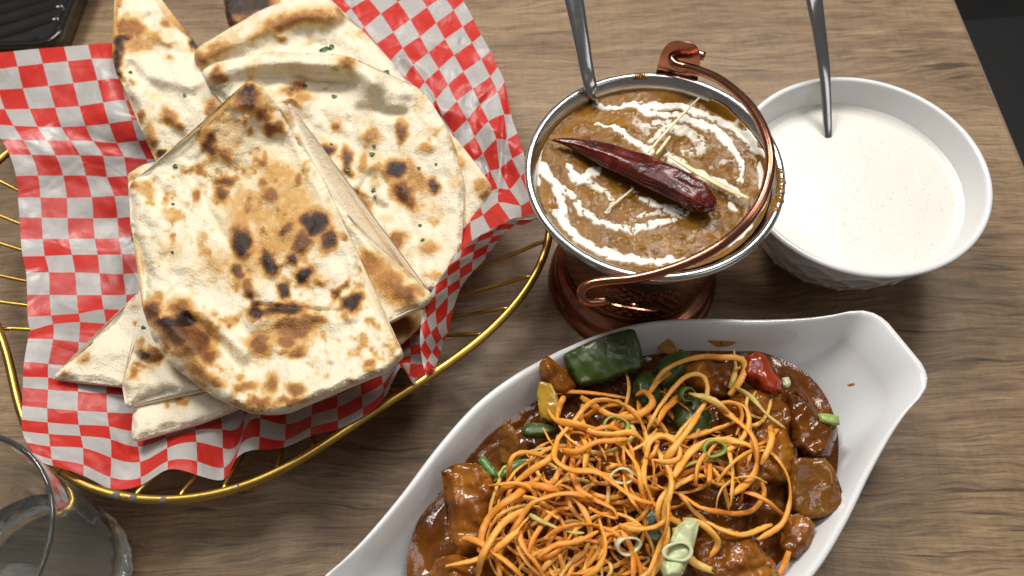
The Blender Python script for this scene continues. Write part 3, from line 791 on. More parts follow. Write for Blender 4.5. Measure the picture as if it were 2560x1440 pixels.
naan('dark toasted naan underside tip below the golden corner', [(930,800),(1000,790),(1060,772),(1055,806),(1020,840),(996,862),(960,850)], .038, .006,
     [(1000,820,50,26,-25,.42),(960,835,30,16,0,.5)], 15, 1.0, lay=0.005)
naan('golden naan wedge with a cut edge beside the paper flap', [(682,268),(700,262),(724,262),(731,292),(750,333),(767,375),(796,437),(833,500),(867,530),(908,584),(950,625),(1005,668),(1045,705),(1076,734),(1072,748),(1010,778),(948,811),(915,770),(860,650),(780,480),(720,340)], .056, .009,
     [(1005,735,36,30,0,.48),(1020,748,20,14,0,.58),(970,700,50,40,30,.36),(930,660,40,30,30,.36),(990,690,30,20,0,.3),(752,345,12,20,0,.3),(940,762,8,9,0,.36),(775,400,8,30,-25,.25),(1040,725,30,24,0,.3)], 19, .75,
     [('line', [(700,265),(740,330),(790,440),(870,550),(940,640)], 16, .003), ('bump', 990, 720, 50, 40, .003)], crumb=.5, lay=0.030)
naan('tall narrow naan with a charred left edge, leaning at the upper left', [(296,-30),(380,-30),(378,0),(399,28),(427,56),(458,87),(482,104),(489,128),(494,156),(521,194),(556,226),(585,252),(600,330),(520,420),(430,430),(394,408),(382,382),(368,347),(354,312),(340,266),(320,240),(299,194),(285,149),(282,111),(287,80),(294,35),(291,0)], .050, .009,
     [(305,70,24,22,0,.42),(298,108,16,22,0,.92),(293,150,12,36,5,.8),(312,95,18,10,0,.8),(335,75,30,22,0,.45),(296,190,14,18,0,.72),(330,205,14,8,20,.36),(480,112,9,16,0,.9),(415,60,12,12,0,.4),(297,8,10,14,0,.3),
      (420,290,20,26,-30,.40),(445,315,20,10,35,.40),(530,265,18,18,0,.42),(375,330,14,30,0,.30),(410,388,20,14,0,.76),(385,350,12,22,0,.35),(352,295,10,22,0,.4),(425,145,16,10,0,.28),(375,120,20,16,0,.28),(345,110,40,24,10,.3),(400,100,60,10,20,.28)], 23, .45,
     [('bump', 400, 95, 60, 26, .003), ('line', [(330,140),(370,190),(430,200),(480,215)], 22, .0035), ('line', [(330,165),(400,230)], 16, -.002), ('line', [(372,45),(380,110)], 12, -.0022), ('line', [(420,310),(470,360)], 14, -.001)], lay=0.010)
naan('pale triangular naan point at the far left of the pile', [(134,945),(150,922),(185,893),(222,868),(265,825),(300,783),(332,752),(365,722),(400,760),(400,900),(360,960),(305,962),(260,952),(220,946),(165,950),(148,953)], .040, .009,
     [(210,890,22,14,-30,.32),(160,930,14,10,0,.28),(345,805,8,10,0,.3),(330,760,16,10,0,.15)], 29, .22,
     [('line', [(150,940),(250,930),(310,945)], 14, -.001), ('bump', 290, 870, 60, 40, .003)], crumb=.4, lay=0.006)
naan('lower front naan strip lying flat on the paper, without char', [(333,1040),(340,1015),(366,1004),(430,988),(505,970),(560,975),(612,1000),(597,1016),(552,1037),(518,1051),(484,1062),(440,1066),(408,1073),(395,1082),(370,1088),(343,1095),(332,1094)], .036, .008,
     [(455,1003,14,11,-15,.36),(415,1013,9,6,0,.34)], 31, .12, [('line', [(350,1050),(450,1030),(560,1000)], 30, .002)], butter=.3, crumb=.5, lay=0.006)
naan('upper front naan strip with one brown spot, tucked under the big front naan', [(352,795),(338,850),(340,890),(328,905),(310,950),(311,985),(316,1016),(335,1011),(355,998),(400,982),(460,974),(540,968),(560,930),(470,860),(420,800)], .045, .009,
     [(355,885,20,13,0,.78),(375,880,22,10,0,.5),(350,915,30,6,-10,.4),(333,938,20,13,-25,.42),(385,895,20,12,20,.4),(345,860,12,14,0,.35)], 37, .4,
     [('line', [(330,920),(420,895)], 10, -.002), ('line', [(330,960),(420,950),(480,965)], 20, .002)], crumb=.35, lay=0.01)
naan('thin naan layer peeking out at the left corner of the front naan', [(319,434),(350,420),(395,408),(432,398),(470,420),(450,560),(380,600),(338,612),(325,590),(330,500),(318,460)], .056, .006,
     [(326,590,8,22,0,.85),(330,440,20,8,-20,.25)], 41, .3, lay=0.018)
naan('large front naan with rows of dark brown blisters on top of the pile', [(612,214),(625,206),(643,206),(658,220),(682,254),(712,292),(742,333),(770,390),(803,452),(840,520),(868,585),(890,640),(903,690),(906,735),(920,768),(942,792),(967,822),(990,858),(1003,886),(985,900),(950,928),(905,945),(870,960),(815,980),(765,1008),(725,1026),(690,1034),(650,1030),(605,1018),(560,999),(500,962),(452,928),(418,895),(385,850),(366,800),(360,745),(367,690),(358,650),(344,612),(330,572),(324,520),(319,474),(332,450),(372,430),(440,380),(505,322),(560,288),(580,245)], .066, .011,
     [(622,245,30,34,20,.62),(625,222,22,18,0,.8),(660,290,26,16,30,.5),(690,320,26,14,30,.5),(600,260,26,16,0,.4),(650,270,50,14,55,.35),(525,360,17,36,-8,.62),(565,390,30,16,20,.46),(680,320,20,16,0,.55),(615,300,10,12,0,.4),
      (565,450,24,14,0,.55),(555,487,18,17,0,.56),(655,455,14,12,0,.4),(675,487,20,20,0,.5),(660,400,12,30,0,.35),(745,447,14,14,0,.4),(490,485,10,18,0,.4),(600,600,26,40,-10,.95),(612,615,22,28,0,.9),(790,555,36,34,20,.92),(820,600,20,26,20,.66),(760,600,24,20,0,.6),
      (715,570,26,16,-40,.6),(675,658,20,38,-15,.95),(733,650,13,13,0,.8),(758,690,24,24,0,.85),(745,620,20,18,0,.55),(597,680,14,30,-5,.62),(622,715,14,20,0,.45),(708,728,15,24,0,.92),(622,735,12,12,0,.6),(800,705,16,12,0,.4),(660,575,10,10,0,.4),
      (640,780,24,20,0,.86),(700,775,60,15,-6,.72),(780,790,40,9,10,.5),(735,820,60,34,-10,.46),(650,860,28,26,10,.48),(715,855,22,18,0,.46),(740,880,30,16,-10,.44),(880,757,30,19,-25,.95),(858,790,12,10,0,.3),(850,725,8,40,35,.5),
      (385,775,26,20,0,.66),(420,805,34,20,0,.9),(465,800,34,22,0,.84),(440,830,50,30,30,.6),(490,850,46,46,20,.56),(520,890,24,22,0,.5),(500,930,40,22,25,.36),(540,950,26,14,30,.36),(450,770,30,24,0,.45),(400,740,16,16,0,.3),
      (615,965,34,13,0,.42),(680,960,18,26,15,.42),(742,975,22,16,0,.44),(720,1005,40,12,-8,.45),(650,1000,24,12,0,.42),(600,940,14,10,0,.3),(925,905,12,12,0,.36),(905,850,14,12,0,.25),(830,905,10,6,0,.22),
      (700,590,120,60,-30,.24),(620,520,70,60,0,.22),(560,340,60,80,0,.18),(720,480,60,120,-30,.22),(430,620,40,30,0,.16),(600,660,120,50,0,.18)], 47, .85,
     [('line', [(450,758),(520,790),(580,850),(610,880)], 22, .004), ('line', [(470,800),(560,870),(600,920)], 16, -.0025), ('line', [(385,770),(440,830),(520,920),(580,980)], 34, .006), ('line', [(640,800),(720,790),(850,800)], 26, .004),
      ('line', [(635,765),(720,772),(845,782)], 9, -.0035), ('line', [(835,735),(852,760),(850,790)], 8, -.003), ('line', [(870,760),(880,790)], 20, .004), ('line', [(600,990),(700,1010),(800,970)], 30, .002), ('line', [(585,960),(600,985)], 5, -.002),
      ('line', [(340,480),(400,560),(380,650)], 26, .002), ('line', [(540,330),(480,440),(540,560),(620,690)], 10, -.0012), ('line', [(720,330),(800,480),(880,660)], 14, .0018), ('line', [(960,890),(860,920),(780,930)], 20, -.0022), ('bump', 700, 850, 90, 40, .003)], step=6, lay=0.036)

# cilantro flecks lying on the naan
def fleck(x, y, r, z, seed, big=False):
    n = 9; a = np.linspace(0, 2 * np.pi, n, endpoint=False); rr = r * (.55 + .6 * np.abs(np.sin(a * 1.5 + seed)))
    ol = np.stack([x + rr * np.cos(a), y + rr * .75 * np.sin(a)], 1)
    V, Fc, C = slab_mesh(ol, z, .0006, 3, max(2.5, r * .5), 0, None, None, seed, 2, .3)
    o = mesh_obj('cilantro_leaf', V, Fc, M['herb'])
    tag(o, 'tiny dark green cilantro fleck on the naan', 'herb', 'cilantro flecks on the naan')
dg = bpy.context.evaluated_depsgraph_get()
def ray_z(x, y, default=.06):
    dg.update()
    d = ((x - 1280) / F) * CR + ((720 - y) / F) * CU + CW; d = d / np.linalg.norm(d)
    h, loc, *_ = SC.ray_cast(dg, Vector(CC), Vector(d))
    return loc.z if h else default
bpy.context.view_layer.update()
fl = [(812,126,14),(830,118,10),(835,241,7),(966,180,8),(461,237,5),(930,385,7),(868,425,8),(935,475,8),(938,492,6),(935,365,5),(438,415,7),(432,510,5),(1050,563,5),(1057,600,6),(828,360,4),(1047,420,5),(326,180,5),(762,213,6),(728,222,5),(430,630,4),(655,1024,3),(1008,480,4),(1090,410,4),(358,818,6)]
zs = [ray_z(x, y) for x, y, r in fl]
for k, (x, y, r) in enumerate(fl): fleck(x, y, r, zs[k] + .0007, k)

# ================================================================== copper bucket
KC = np.array([.0752, .2294]); KZ = .112
def rot_lathe(name, prof, mat, parent, n=96, disp=None, center=KC):
    V, Fc = lathe(prof, n, disp); V = V + np.array([center[0], center[1], 0])
    return under(mesh_obj(name, V, Fc, mat), parent)
def bucket():
    b = empty('copper_bucket', (KC[0], KC[1], 0))
    body = smooth_prof([(.0595,.1085),(.0575,.100),(.0535,.085),(.0495,.068),(.0462,.052),(.0437,.037),(.0425,.028)], 14)
    def ham(a, z, r):
        if z > .100 or z < .031: return 0
        row = (z - .031) / .0052; k = math.floor(row); fy = row - k - .5
        cnt = 46; col = a / (2 * math.pi) * cnt + .5 * (k % 2); fx = col - math.floor(col) - .5
        d2 = min(1, (fx * fx * 1.2 + fy * fy * 1.2) * 4)
        return -.0014 * (1 - d2)
    rot_lathe('hammered_body', body, M['copper'], b, 368, ham)
    rot_lathe('foot', smooth_prof([(.0426,.0285),(.0418,.022),(.0424,.0185),(.0450,.0165),(.0472,.0150),(.0478,.0120),(.0482,.0085),(.0500,.0062),(.0512,.0040),(.0512,.0014),(.0500,.0004),(.040,.0004)], 6), M['copper'], b)
    rot_lathe('foot_band', smooth_prof([(.0430,.030),(.0437,.0285),(.0437,.027),(.0425,.0255)], 4), M['copper'], b)
    # steel liner with rolled rim
    rim = [(.0622 + .0021 * math.cos(t), KZ - .002 + .0021 * math.sin(t)) for t in np.linspace(-math.pi * .75, math.pi * .95, 14)]
    rot_lathe('steel_liner', [(.0598, .106)] + rim + [(.0588, .109), (.0578, .104), (.0560, .094), (.052, .078), (.0, .078)], M['steel'], b, 128)
    # ears
    def ear(ang, bent):
        e = np.array([math.cos(ang), math.sin(ang)]); tn = np.array([-e[1], e[0]])
        prof = []
        if not bent:
            ol = [(-.0102,-.022),(.0102,-.022),(.0107,.006),(.0102,.014),(.007,.0195),(.001,.0215),(-.006,.0205),(-.0095,.015),(-.0107,.006)]
        else:
            ol = [(-.011,-.024),(.011,-.024),(.012,-.008),(.008,-.002),(-.008,-.002),(-.012,-.008)]
        ol = resample(catmull(ol, 5, True), .0015)
        hole = [(.0028 * math.cos(t), .0065 + .0028 * math.sin(t)) for t in np.linspace(0, 2 * math.pi, 16, endpoint=False)] if not bent else [(.0022 * math.cos(t), -.0085 + .0022 * math.sin(t)) for t in np.linspace(0, 2 * math.pi, 16, endpoint=False)]
        n = len(ol); h = len(hole)
        vs, es, fs, *_ = delaunay_2d_cdt([Vector(p) for p in ol] + [Vector(p) for p in hole], [(n + i, n + (i + 1) % h) for i in range(h)], [list(range(n))], 1, 1e-7, True)
        vs = np.array([(v.x, v.y) for v in vs])
        hc = np.array([0, .0065 if not bent else -.0085])
        fs = [f for f in fs if np.linalg.norm(vs[list(f)].mean(0) - hc) > .0022]
        out = []
        for side in (0, 1):
            for (u, v) in vs:
                zz = KZ - .002 + v
                r = .0648 + (.0006 if side else 0) - .35 * u * u / .0648 + (0 if v > 0 else 0)
                if bent: r = .0640 + (.0007 if side else 0) + max(0, (v + .02)) * .75
                else: r += v * .12 if v > 0 else v * .22
                out.append((KC[0] + e[0] * r + tn[0] * u, KC[1] + e[1] * r + tn[1] * u, zz))
        N = len(vs); Fc = [tuple(f) for f in fs] + [tuple(N + i for i in f[::-1]) for f in fs]
        ed = {}
        for f in fs:
            f = list(f)
            for a, c in zip(f, f[1:] + f[:1]):
                if (c, a) in ed: del ed[(c, a)]
                else: ed[(a, c)] = 1
        Fc += [(a, c, N + c, N + a) for a, c in ed]
        return under(mesh_obj('handle_ear', out, Fc, M['copper'], smooth=False), b)
    pb = P(1692, 190, KZ)[:2] - KC; ear(math.atan2(pb[1], pb[0]), False)
    pf = P(1592, 700, KZ - .008)[:2] - KC; ear(math.atan2(pf[1], pf[0]), True)
    # bail handle
    hp = [(1762,141,.120),(1738,134,.1205),(1715,128,.121),(1696,128,.1215),(1684,136,.1215),(1681,150,.121),(1692,161,.121),(1715,167,.122),(1752,178,.126),(1805,203,.132),(1868,257,.139),(1908,322,.143),(1926,395,.144),(1914,475,.142),(1872,548,.137),(1805,610,.130),(1725,654,.1245),(1650,681,.1195),(1580,697,.1155),(1515,703,.112),(1478,709,.110),(1456,723,.108),(1454,742,.105),(1472,754,.102),(1516,752,.100)]
    W = np.array([P(a, c, z) for a, c, z in hp]); W = resample(catmull(W, 10), .0016, False)
    V, Fc = tube(W, .0023, 12); under(mesh_obj('bail_handle', V, Fc, M['copper']), b)
    tag(b, 'hammered copper bucket with steel rim and bail handle, full of lentil curry', 'bucket')
bucket()

def curry():
    zc = .1045; R = .0580; n = 230
    g = np.linspace(-R, R, n); X, Y = np.meshgrid(g, g)
    ok = (X * X + Y * Y) <= R * R * 1.0
    # polar grid keeps a clean edge
    nr, na = 110, 400
    rr = R * np.sqrt(np.linspace(0.00005, 1, nr)); aa = np.linspace(0, 2 * np.pi, na, endpoint=False)
    RR, AA = np.meshgrid(rr, aa, indexing='ij'); x = (KC[0] + RR * np.cos(AA)).ravel(); y = (KC[1] + RR * np.sin(AA)).ravel()
    W = np.stack([x, y, np.full_like(x, zc)], 1); px = Q(W); u, v = px[:, 0], px[:, 1]
    strokes = [
     ([(1493,263),(1533,267),(1580,263),(1640,263),(1697,267),(1747,283),(1797,303),(1847,330),(1880,360),(1907,393)],[8,9,10,13,11,12,15,12,13,10],1),
     ([(1580,254),(1613,278),(1657,284),(1713,297),(1763,317),(1813,347),(1840,383),(1853,417),(1847,447)],[8,12,11,14,15,15,13,11,12],1),
     ([(1607,310),(1663,313),(1713,330),(1747,353),(1747,380),(1713,383)],[9,16,20,18,18,14],.75),
     ([(1487,313),(1540,320),(1567,343),(1600,363),(1625,378)],[4,6,10,14,16],1),
     ([(1897,410),(1903,443),(1898,470)],[8,9,6],1),
     ([(1903,510),(1869,566),(1827,604),(1779,630),(1715,652)],[9,12,11,9,10],1),
     ([(1393,534),(1428,579),(1466,611),(1524,636),(1587,649),(1667,652),(1715,650)],[13,14,17,18,17,14,9],1),
     ([(1348,410),(1380,448),(1396,480),(1405,512),(1412,553),(1432,580)],[15,14,17,14,13,12],1),
     ([(1400,466),(1437,496),(1460,534),(1498,556),(1543,569),(1587,572),(1635,563),(1683,553)],[10,13,13,14,14,14,12,9],.95),
     ([(1421,416),(1446,446),(1490,430)],[9,17,14],1), ([(1455,450),(1500,470),(1530,500)],[12,12,9],.7),
     ([(1584,470),(1550,498),(1514,528)],[5,5,6],.9), ([(1581,478),(1619,502),(1667,518),(1715,530)],[7,10,13,9],.95),
     ([(1530,395),(1480,372)],[5,4],.5),
     ([(1673,393),(1713,420),(1763,443),(1813,464),(1850,486)],[15,16,16,14,11],1), ([(1828,512),(1832,520)],[11,10],1), ([(1600,540),(1660,530),(1700,545)],[9,12,8],.7),
     ([(1350,375),(1346,420),(1350,460)],[8,9,7],1), ([(1690,295),(1650,330),(1620,370)],[14,12,12],.7), ([(1780,420),(1830,400)],[8,8],.5), ([(1590,300),(1620,330)],[12,10],.5)]
    wu = u + 20 * (fbm(u / 22, v / 22, 60, 3) - .5); wv = v + 20 * (fbm(u / 22, v / 22, 70, 3) - .5)
    cr = np.zeros_like(u)
    for p, wd, it in strokes:
        pc = catmull(np.c_[np.array(p, float), np.array(wd, float) * .88], 5)
        d, par = segdist(wu, wv, pc); wv_ = np.interp(par, np.arange(len(pc)), pc[:, 2])
        cr = np.maximum(cr, it * (1 - sstep(.40, 1.25, d / wv_)))
    holes = sstep(.60, .72, fbm(u / 9, v / 9, 81, 3)); cr = cr * (1 - .75 * holes * (cr < .99)) 
    cr = np.maximum(cr, .20 * sstep(.55, .75, fbm(u / 60, v / 60, 90, 3)) * sstep(.45, .7, fbm(u / 10, v / 10, 95, 2)))
    lent = np.zeros_like(u); r2 = np.random.default_rng(3); hz = np.zeros_like(u)
    for k in range(150):
        a = r2.uniform(0, 2 * np.pi); r = R * math.sqrt(r2.uniform(0, .93)); cx = KC[0] + r * math.cos(a); cy = KC[1] + r * math.sin(a); s = r2.uniform(.0012, .0021)
        d2 = ((x - cx) ** 2 + (y - cy) ** 2) / s ** 2; g_ = np.exp(-d2); hz += .0008 * g_ * r2.uniform(.3, 1); 
        if k % 3 == 0: lent = np.maximum(lent, np.exp(-d2 * 1.6) * .8)
    z = zc + hz + .0005 * sstep(.3, .9, cr) + .0010 * (fbm(u / 45, v / 45, 33, 2) - .5) + .0004 * (fbm(u / 10, v / 10, 39, 2) - .5)
    rho = RR.ravel() / R; z = z + .0035 * sstep(.93, 1.0, rho) * (.5 + fbm(np.cos(AA.ravel()) * 3, np.sin(AA.ravel()) * 3, 44, 2)) * (np.cos(AA.ravel() + .5) > .2)
    W[:, 2] = z
    Fc = [(i * na + j, i * na + (j + 1) % na, (i + 1) * na + (j + 1) % na, (i + 1) * na + j)[::-1] for i in range(nr - 1) for j in range(na)]
    Fc.append(tuple(range(na)))
    o = mesh_obj('lentil_curry', W, Fc, M['curry'], col=np.stack([cr, lent * (1 - cr), cr * 0], 1))
    tag(o, 'brown lentil curry swirled with white cream in the copper bucket', 'curry')
    # curry smears on the rim
    b = bpy.data.objects['copper_bucket']
    for (a0, a1, seed) in ((math.radians(84), math.radians(91), 1), (math.radians(-35), math.radians(-3), 2)):
        tt = np.linspace(a0, a1, 30); ph = np.linspace(math.pi * .95, math.pi * .05, 12); V = []
        for i, t_ in enumerate(tt):
            e_ = math.sin(math.pi * i / 29) ** .5
            for k, p_ in enumerate(ph):
                p2 = math.pi * .95 - (math.pi * .95 - p_) * (e_ * (.75 + .3 * math.sin(i * 1.3 + seed)))
                rr_ = .00235 + .0003 * math.sin(i * .9 + k)
                V.append((KC[0] + (.0622 + rr_ * math.cos(p2)) * math.cos(t_), KC[1] + (.0622 + rr_ * math.cos(p2)) * math.sin(t_), KZ - .002 + rr_ * math.sin(p2)))
        Fc = [(i * 12 + k, i * 12 + k + 1, (i + 1) * 12 + k + 1, (i + 1) * 12 + k) for i in range(29) for k in range(11)]
        under(mesh_obj('curry_smear', V, Fc, M['curry'], col=np.zeros(len(V))), b)
curry()

def chili():
    sp = [(1378,350,1.5,.1085),(1405,353,9,.1095),(1450,364,19,.110),(1530,392,31,.1115),(1600,422,38,.1125),(1680,456,41,.1128),(1735,486,40,.1125),(1765,508,33,.112),(1778,519,20,.1115),(1781,523,8,.111)]
    p = catmull([(a, b, r, z) for a, b, r, z in sp], 9)
    W = P(p[:, 0], p[:, 1], p[:, 3]); R = p[:, 2] * .31 / F * 1.24
    n = len(W); ns = 40; t = np.gradient(W, axis=0); t /= np.linalg.norm(t, axis=1)[:, None]
    V = []
    for k in range(n):
        s = np.cross(t[k], [0, 0, 1]); s /= np.linalg.norm(s); u = np.cross(s, t[k])
        for j in range(ns):
            a = 2 * math.pi * j / ns
            f1 = float(vnoise(np.array([a * 1.3]), np.array([k * .12]), 4)[0]) - .5
            f2 = float(fbm(np.array([math.cos(a) * 2 + k * .05]), np.array([math.sin(a) * 2 + k * .17]), 9, 3)[0]) - .5
            lon = .05 * math.sin(5 * a + 3 * f1 + .06 * k) + .035 * math.sin(9 * a - .11 * k)
            ring = lon - .06 * math.exp(-((k - n * .62) / 1.6) ** 2) - .05 * math.exp(-((k - n * .78) / 1.5) ** 2)
            end = max(0, (k / n - .82) / .18); pleat = .10 * end * math.sin(a * 9 + f1 * 3)
            rr = R[k] * (1 + .16 * f1 + .22 * f2 + ring + pleat)
            V.append(W[k] + rr * (math.cos(a) * s + 0.66 * math.sin(a) * u))
    Fc = [(k * ns + j, k * ns + (j + 1) % ns, (k + 1) * ns + (j + 1) % ns, (k + 1) * ns + j) for k in range(n - 1) for j in range(ns)]
    Fc.append(tuple(range(ns - 1, -1, -1))); Fc.append(tuple((n - 1) * ns + j for j in range(ns)))
    e = empty('dried_chili', tuple(W[n // 2]))
    under(mesh_obj('pod', V, Fc, M['chili']), e)
    V, Fc = tube(np.array([W[-1] - t[-1] * .001, W[-1] + t[-1] * .0008]), np.array([.0024, .0012]), 10); under(mesh_obj('stem_scar', V, Fc, M['stem']), e)
    tag(e, 'wrinkled dark red dried chili lying across the curry', 'chili')
chili()
def ginger(pts, wd, label, flat=.6):
    p = catmull(np.array(pts, float), 6); W = P(p[:, 0], p[:, 1], p[:, 2])
    rad = wd * np.clip(np.sin(np.linspace(.12, math.pi - .12, len(W))) ** .35, .2, 1)
    V, Fc = tube(W, rad, 8, flat=flat); V = V + rng.normal(0, .00008, V.shape)
    o = mesh_obj('ginger_strip', V, Fc, M['ginger']); tag(o, label, 'ginger', 'ginger juliennes on the curry')
ginger([(1620,382,.110),(1660,335,.1115),(1705,288,.1125),(1748,244,.113)], .0008, 'long thin ginger strip rising from the middle of the chili')
ginger([(1640,386,.110),(1657,365,.110),(1676,340,.1105)], .0009, 'short ginger strip beside the long one, above the chili')
ginger([(1672,388,.109),(1740,430,.1095),(1810,468,.1095),(1872,496,.109)], .0015, 'wide pale ginger strip pointing at the handle, right of the chili', .35)
ginger([(1584,470,.107),(1548,500,.1068),(1516,526,.1065)], .0006, 'hair-thin ginger strip below the chili')

# ------------------------------------------------------------------ spoons
def spoon_handle(label, pts, bowl_dir):
    """pts: (px,py,z,half width m); continues unseen into a spoon bowl at the lower end"""
    p = np.array(pts, float); W = P(p[:, 0], p[:, 1], p[:, 2])
    Wc = catmull(np.c_[W, p[:, 3]], 14)
    e = empty('spoon', tuple(W[-1]))
    t = np.gradient(Wc[:, :3], axis=0); t /= np.linalg.norm(t, axis=1)[:, None]
    # section: shallow channel
    ns = 20; V = []
    for k in range(len(Wc)):
        s = np.cross(t[k], [0, 0, 1]); s /= np.linalg.norm(s); u = np.cross(s, t[k]); hw = Wc[k, 3]
        for j in range(ns):
            a = 2 * math.pi * j / ns; ca, sa = math.cos(a), math.sin(a)
            th_ = .0016
            V.append(Wc[k, :3] + hw * math.copysign(abs(ca) ** .75, ca) * s + th_ * math.copysign(abs(sa) ** .8, sa) * u)
    n = len(Wc)
    Fc = [(k * ns + j, k * ns + (j + 1) % ns, (k + 1) * ns + (j + 1) % ns, (k + 1) * ns + j) for k in range(n - 1) for j in range(ns)]
    Fc.append(tuple(range(ns - 1, -1, -1))); Fc.append(tuple((n - 1) * ns + j for j in range(ns)))
    under(mesh_obj('handle', V, Fc, M['spoon']), e)
    # the sunken bowl of the spoon
    d = np.array(bowl_dir, float); d /= np.linalg.norm(d); sd = np.cross(d, [0, 0, 1]); sd /= np.linalg.norm(sd); up = np.cross(sd, d); c = Wc[-1, :3] + d * .017
    V = []; nr, na = 6, 24
    for lay in (0, 1):
        for i in range(nr):
            for j in range(na):
                r = (i + .3) / (nr - .7); a = 2 * math.pi * j / na
                V.append(c + d * .019 * r * math.cos(a) + sd * .011 * r * math.sin(a) - up * (.004 * (1 - r * r) + .0009 * lay))
    Fc = []
    for lay in (0, 1):
        o_ = lay * nr * na
        Fc += [(o_ + i * na + j, o_ + i * na + (j + 1) % na, o_ + (i + 1) * na + (j + 1) % na, o_ + (i + 1) * na + j) for i in range(nr - 1) for j in range(na)]
        Fc.append(tuple(o_ + j for j in range(na)))
    Fc += [((nr - 1) * na + j, (nr - 1) * na + (j + 1) % na, nr * na + (nr - 1) * na + (j + 1) % na, nr * na + (nr - 1) * na + j) for j in range(na)]
    under(mesh_obj('spoon_bowl', V, Fc, M['spoon']), e)
    tag(e, label, 'spoon', 'spoons standing in the dishes')
spoon_handle('steel spoon standing in the lentil curry of the copper bucket', [(1408,-160,.160,.0060),(1420,-80,.151,.0056),(1435,0,.142,.0050),(1452,90,.1315,.0043),(1466,170,.1215,.0038),(1478,225,.1145,.0036),(1484,258,.1035,.0036)], (.1, -.5, -.6))
spoon_handle('steel spoon leaning in the bowl of white yogurt', [(2014,-150,.128,.0062),(2024,-70,.119,.0057),(2036,0,.109,.0052),(2050,90,.093,.0043),(2060,170,.0785,.0036),(2066,250,.066,.0029),(2069,320,.056,.0026),(2070,352,.0505,.0026)], (0, -.6, -.35))

# ================================================================== yogurt bowl
YC = np.array([.1996, .2479]); YZ = .070; YR = .0690
def ybowl():
    b = empty('white_bowl', (YC[0], YC[1], 0))
    outer = smooth_prof([(.034,.0005),(.036,.0006),(.0368,.004),(.0400,.008),(.0475,.0175),(.0545,.031),(.0605,.046),(.0652,.060),(.0680,.0685)], 10)
    orr = [p[0] for p in outer]; oz = [p[1] for p in outer]
    def emb(a, z, r):
        if z < .008 or z > .062 or r < np.interp(z, oz, orr) - .001: return 0
        k = 16; ph = a / (2 * math.pi) * k; zz = z / .020
        f1 = abs(((ph + zz) % 1) - .5); f2 = abs(((ph - zz) % 1) - .5)
        return .0009 * (math.exp(-(f1 / .12) ** 2) + math.exp(-(f2 / .12) ** 2)) * min(1, (.062 - z) / .006)
    lip = [(YR + .0004 + .0019 * math.cos(t) - .0019, YZ - .0016 + .0017 * math.sin(t)) for t in np.linspace(-.3, math.pi * .95, 9)]
    inner = smooth_prof([(.0652,.0670),(.0628,.058),(.0580,.044),(.0515,.030),(.043,.017),(.030,.009),(.0,.007)], 6)
    rot_lathe('bowl_body', [(0, .002), (.033, .002)] + outer + lip + inner, M['porcelain'], b, 264, emb, YC)
    tag(b, 'round white porcelain bowl with embossed lattice outside, filled with yogurt', 'bowl')
    R = .0617; zc = .0530; nr, na = 60, 120
    rr = np.linspace(.0004, R, nr); aa = np.linspace(0, 2 * np.pi, na, endpoint=False); RR, AA = np.meshgrid(rr, aa, indexing='ij')
    x = YC[0] + RR * np.cos(AA); y = YC[1] + RR * np.sin(AA)
    z = zc + .0003 * (fbm(x * 40, y * 40, 3, 2) - .5) + .0012 * sstep(.93, 1, RR / R)
    V = np.stack([x.ravel(), y.ravel(), z.ravel()], 1)
    Fc = [(i * na + j, (i + 1) * na + j, (i + 1) * na + (j + 1) % na, i * na + (j + 1) % na) for i in range(nr - 1) for j in range(na)]; Fc.append(tuple(range(na)))
    o = mesh_obj('yogurt', V, Fc, M['yogurt']); tag(o, 'creamy white yogurt sauce with fine specks in the round bowl', 'yogurt')
ybowl()

# ================================================================== eared oval dish
sE = P(2210, 800, .05)[:2]; sF = P(2306, 925, .05)[:2]
DE = (sE + sF) / 2; dax = np.array([-math.cos(math.radians(22)), -math.sin(math.radians(22))]); dnn = np.array([dax[1], -dax[0]])
dnn = np.array([-.375, .927]); dnn = np.array([-dax[1] * -1, dax[0] * -1])  # normal pointing to the back
if dnn[1] < 0: dnn = -dnn
KS = 1.034; DL = .310 * KS; DC = DE + dax * DL / 2
_ws = np.array([(0, .0125), (.0008, .0160), (.0042, .0218), (.011, .0258), (.020, .0283), (.034, .0338), (.0555, .0445), (.080, .0580), (.105, .0690), (.130, .0745), (.155, .0760)]) * KS
def dish_outline(n=240):
    h = catmull(_ws, 8); up = np.vstack([h, np.c_[DL - h[::-1, 0], h[::-1, 1]][1:]])
    full = np.vstack([up, np.c_[up[::-1, 0], -up[::-1, 1]]])
    xy = DE + full[:, :1] * dax + full[:, 1:] * dnn
    xy = resample(xy, .002)
    rel = xy - DC; a = np.arctan2(rel @ dnn, rel @ dax); r = np.hypot(rel[:, 0], rel[:, 1]); o = np.argsort(a)
    a = a[o]; r = r[o]; A = np.linspace(-np.pi, np.pi, n, endpoint=False)
    return A, np.interp(A, np.r_[a - 2 * np.pi, a, a + 2 * np.pi], np.r_[r, r, r])
dA, dR = dish_outline()
def dell(A, sa, sb): return 1 / np.sqrt((np.cos(A) / sa) ** 2 + (np.sin(A) / sb) ** 2)
def dring(mixv, z, inset=0, sa=.105, sb=.050, earlift=.0):
    r = dR * mixv + dell(dA, sa, sb) * (1 - mixv) - inset
    xy = DC + (r * np.cos(dA))[:, None] * dax + (r * np.sin(dA))[:, None] * dnn
    lift = earlift * sstep(.105, .155, dR)
    return np.c_[xy, np.full(len(xy), z) + lift]
def inner_r(A, z):
    """inner wall radius at height z"""
    mv = np.interp(z, [.006, .012, .030, .050], [.0, .22, .66, .965])
    R = np.interp(A, np.r_[dA - 2 * np.pi, dA, dA + 2 * np.pi], np.r_[dR, dR, dR])
    return R * mv + dell(A, .105, .050) * (1 - mv) - .004
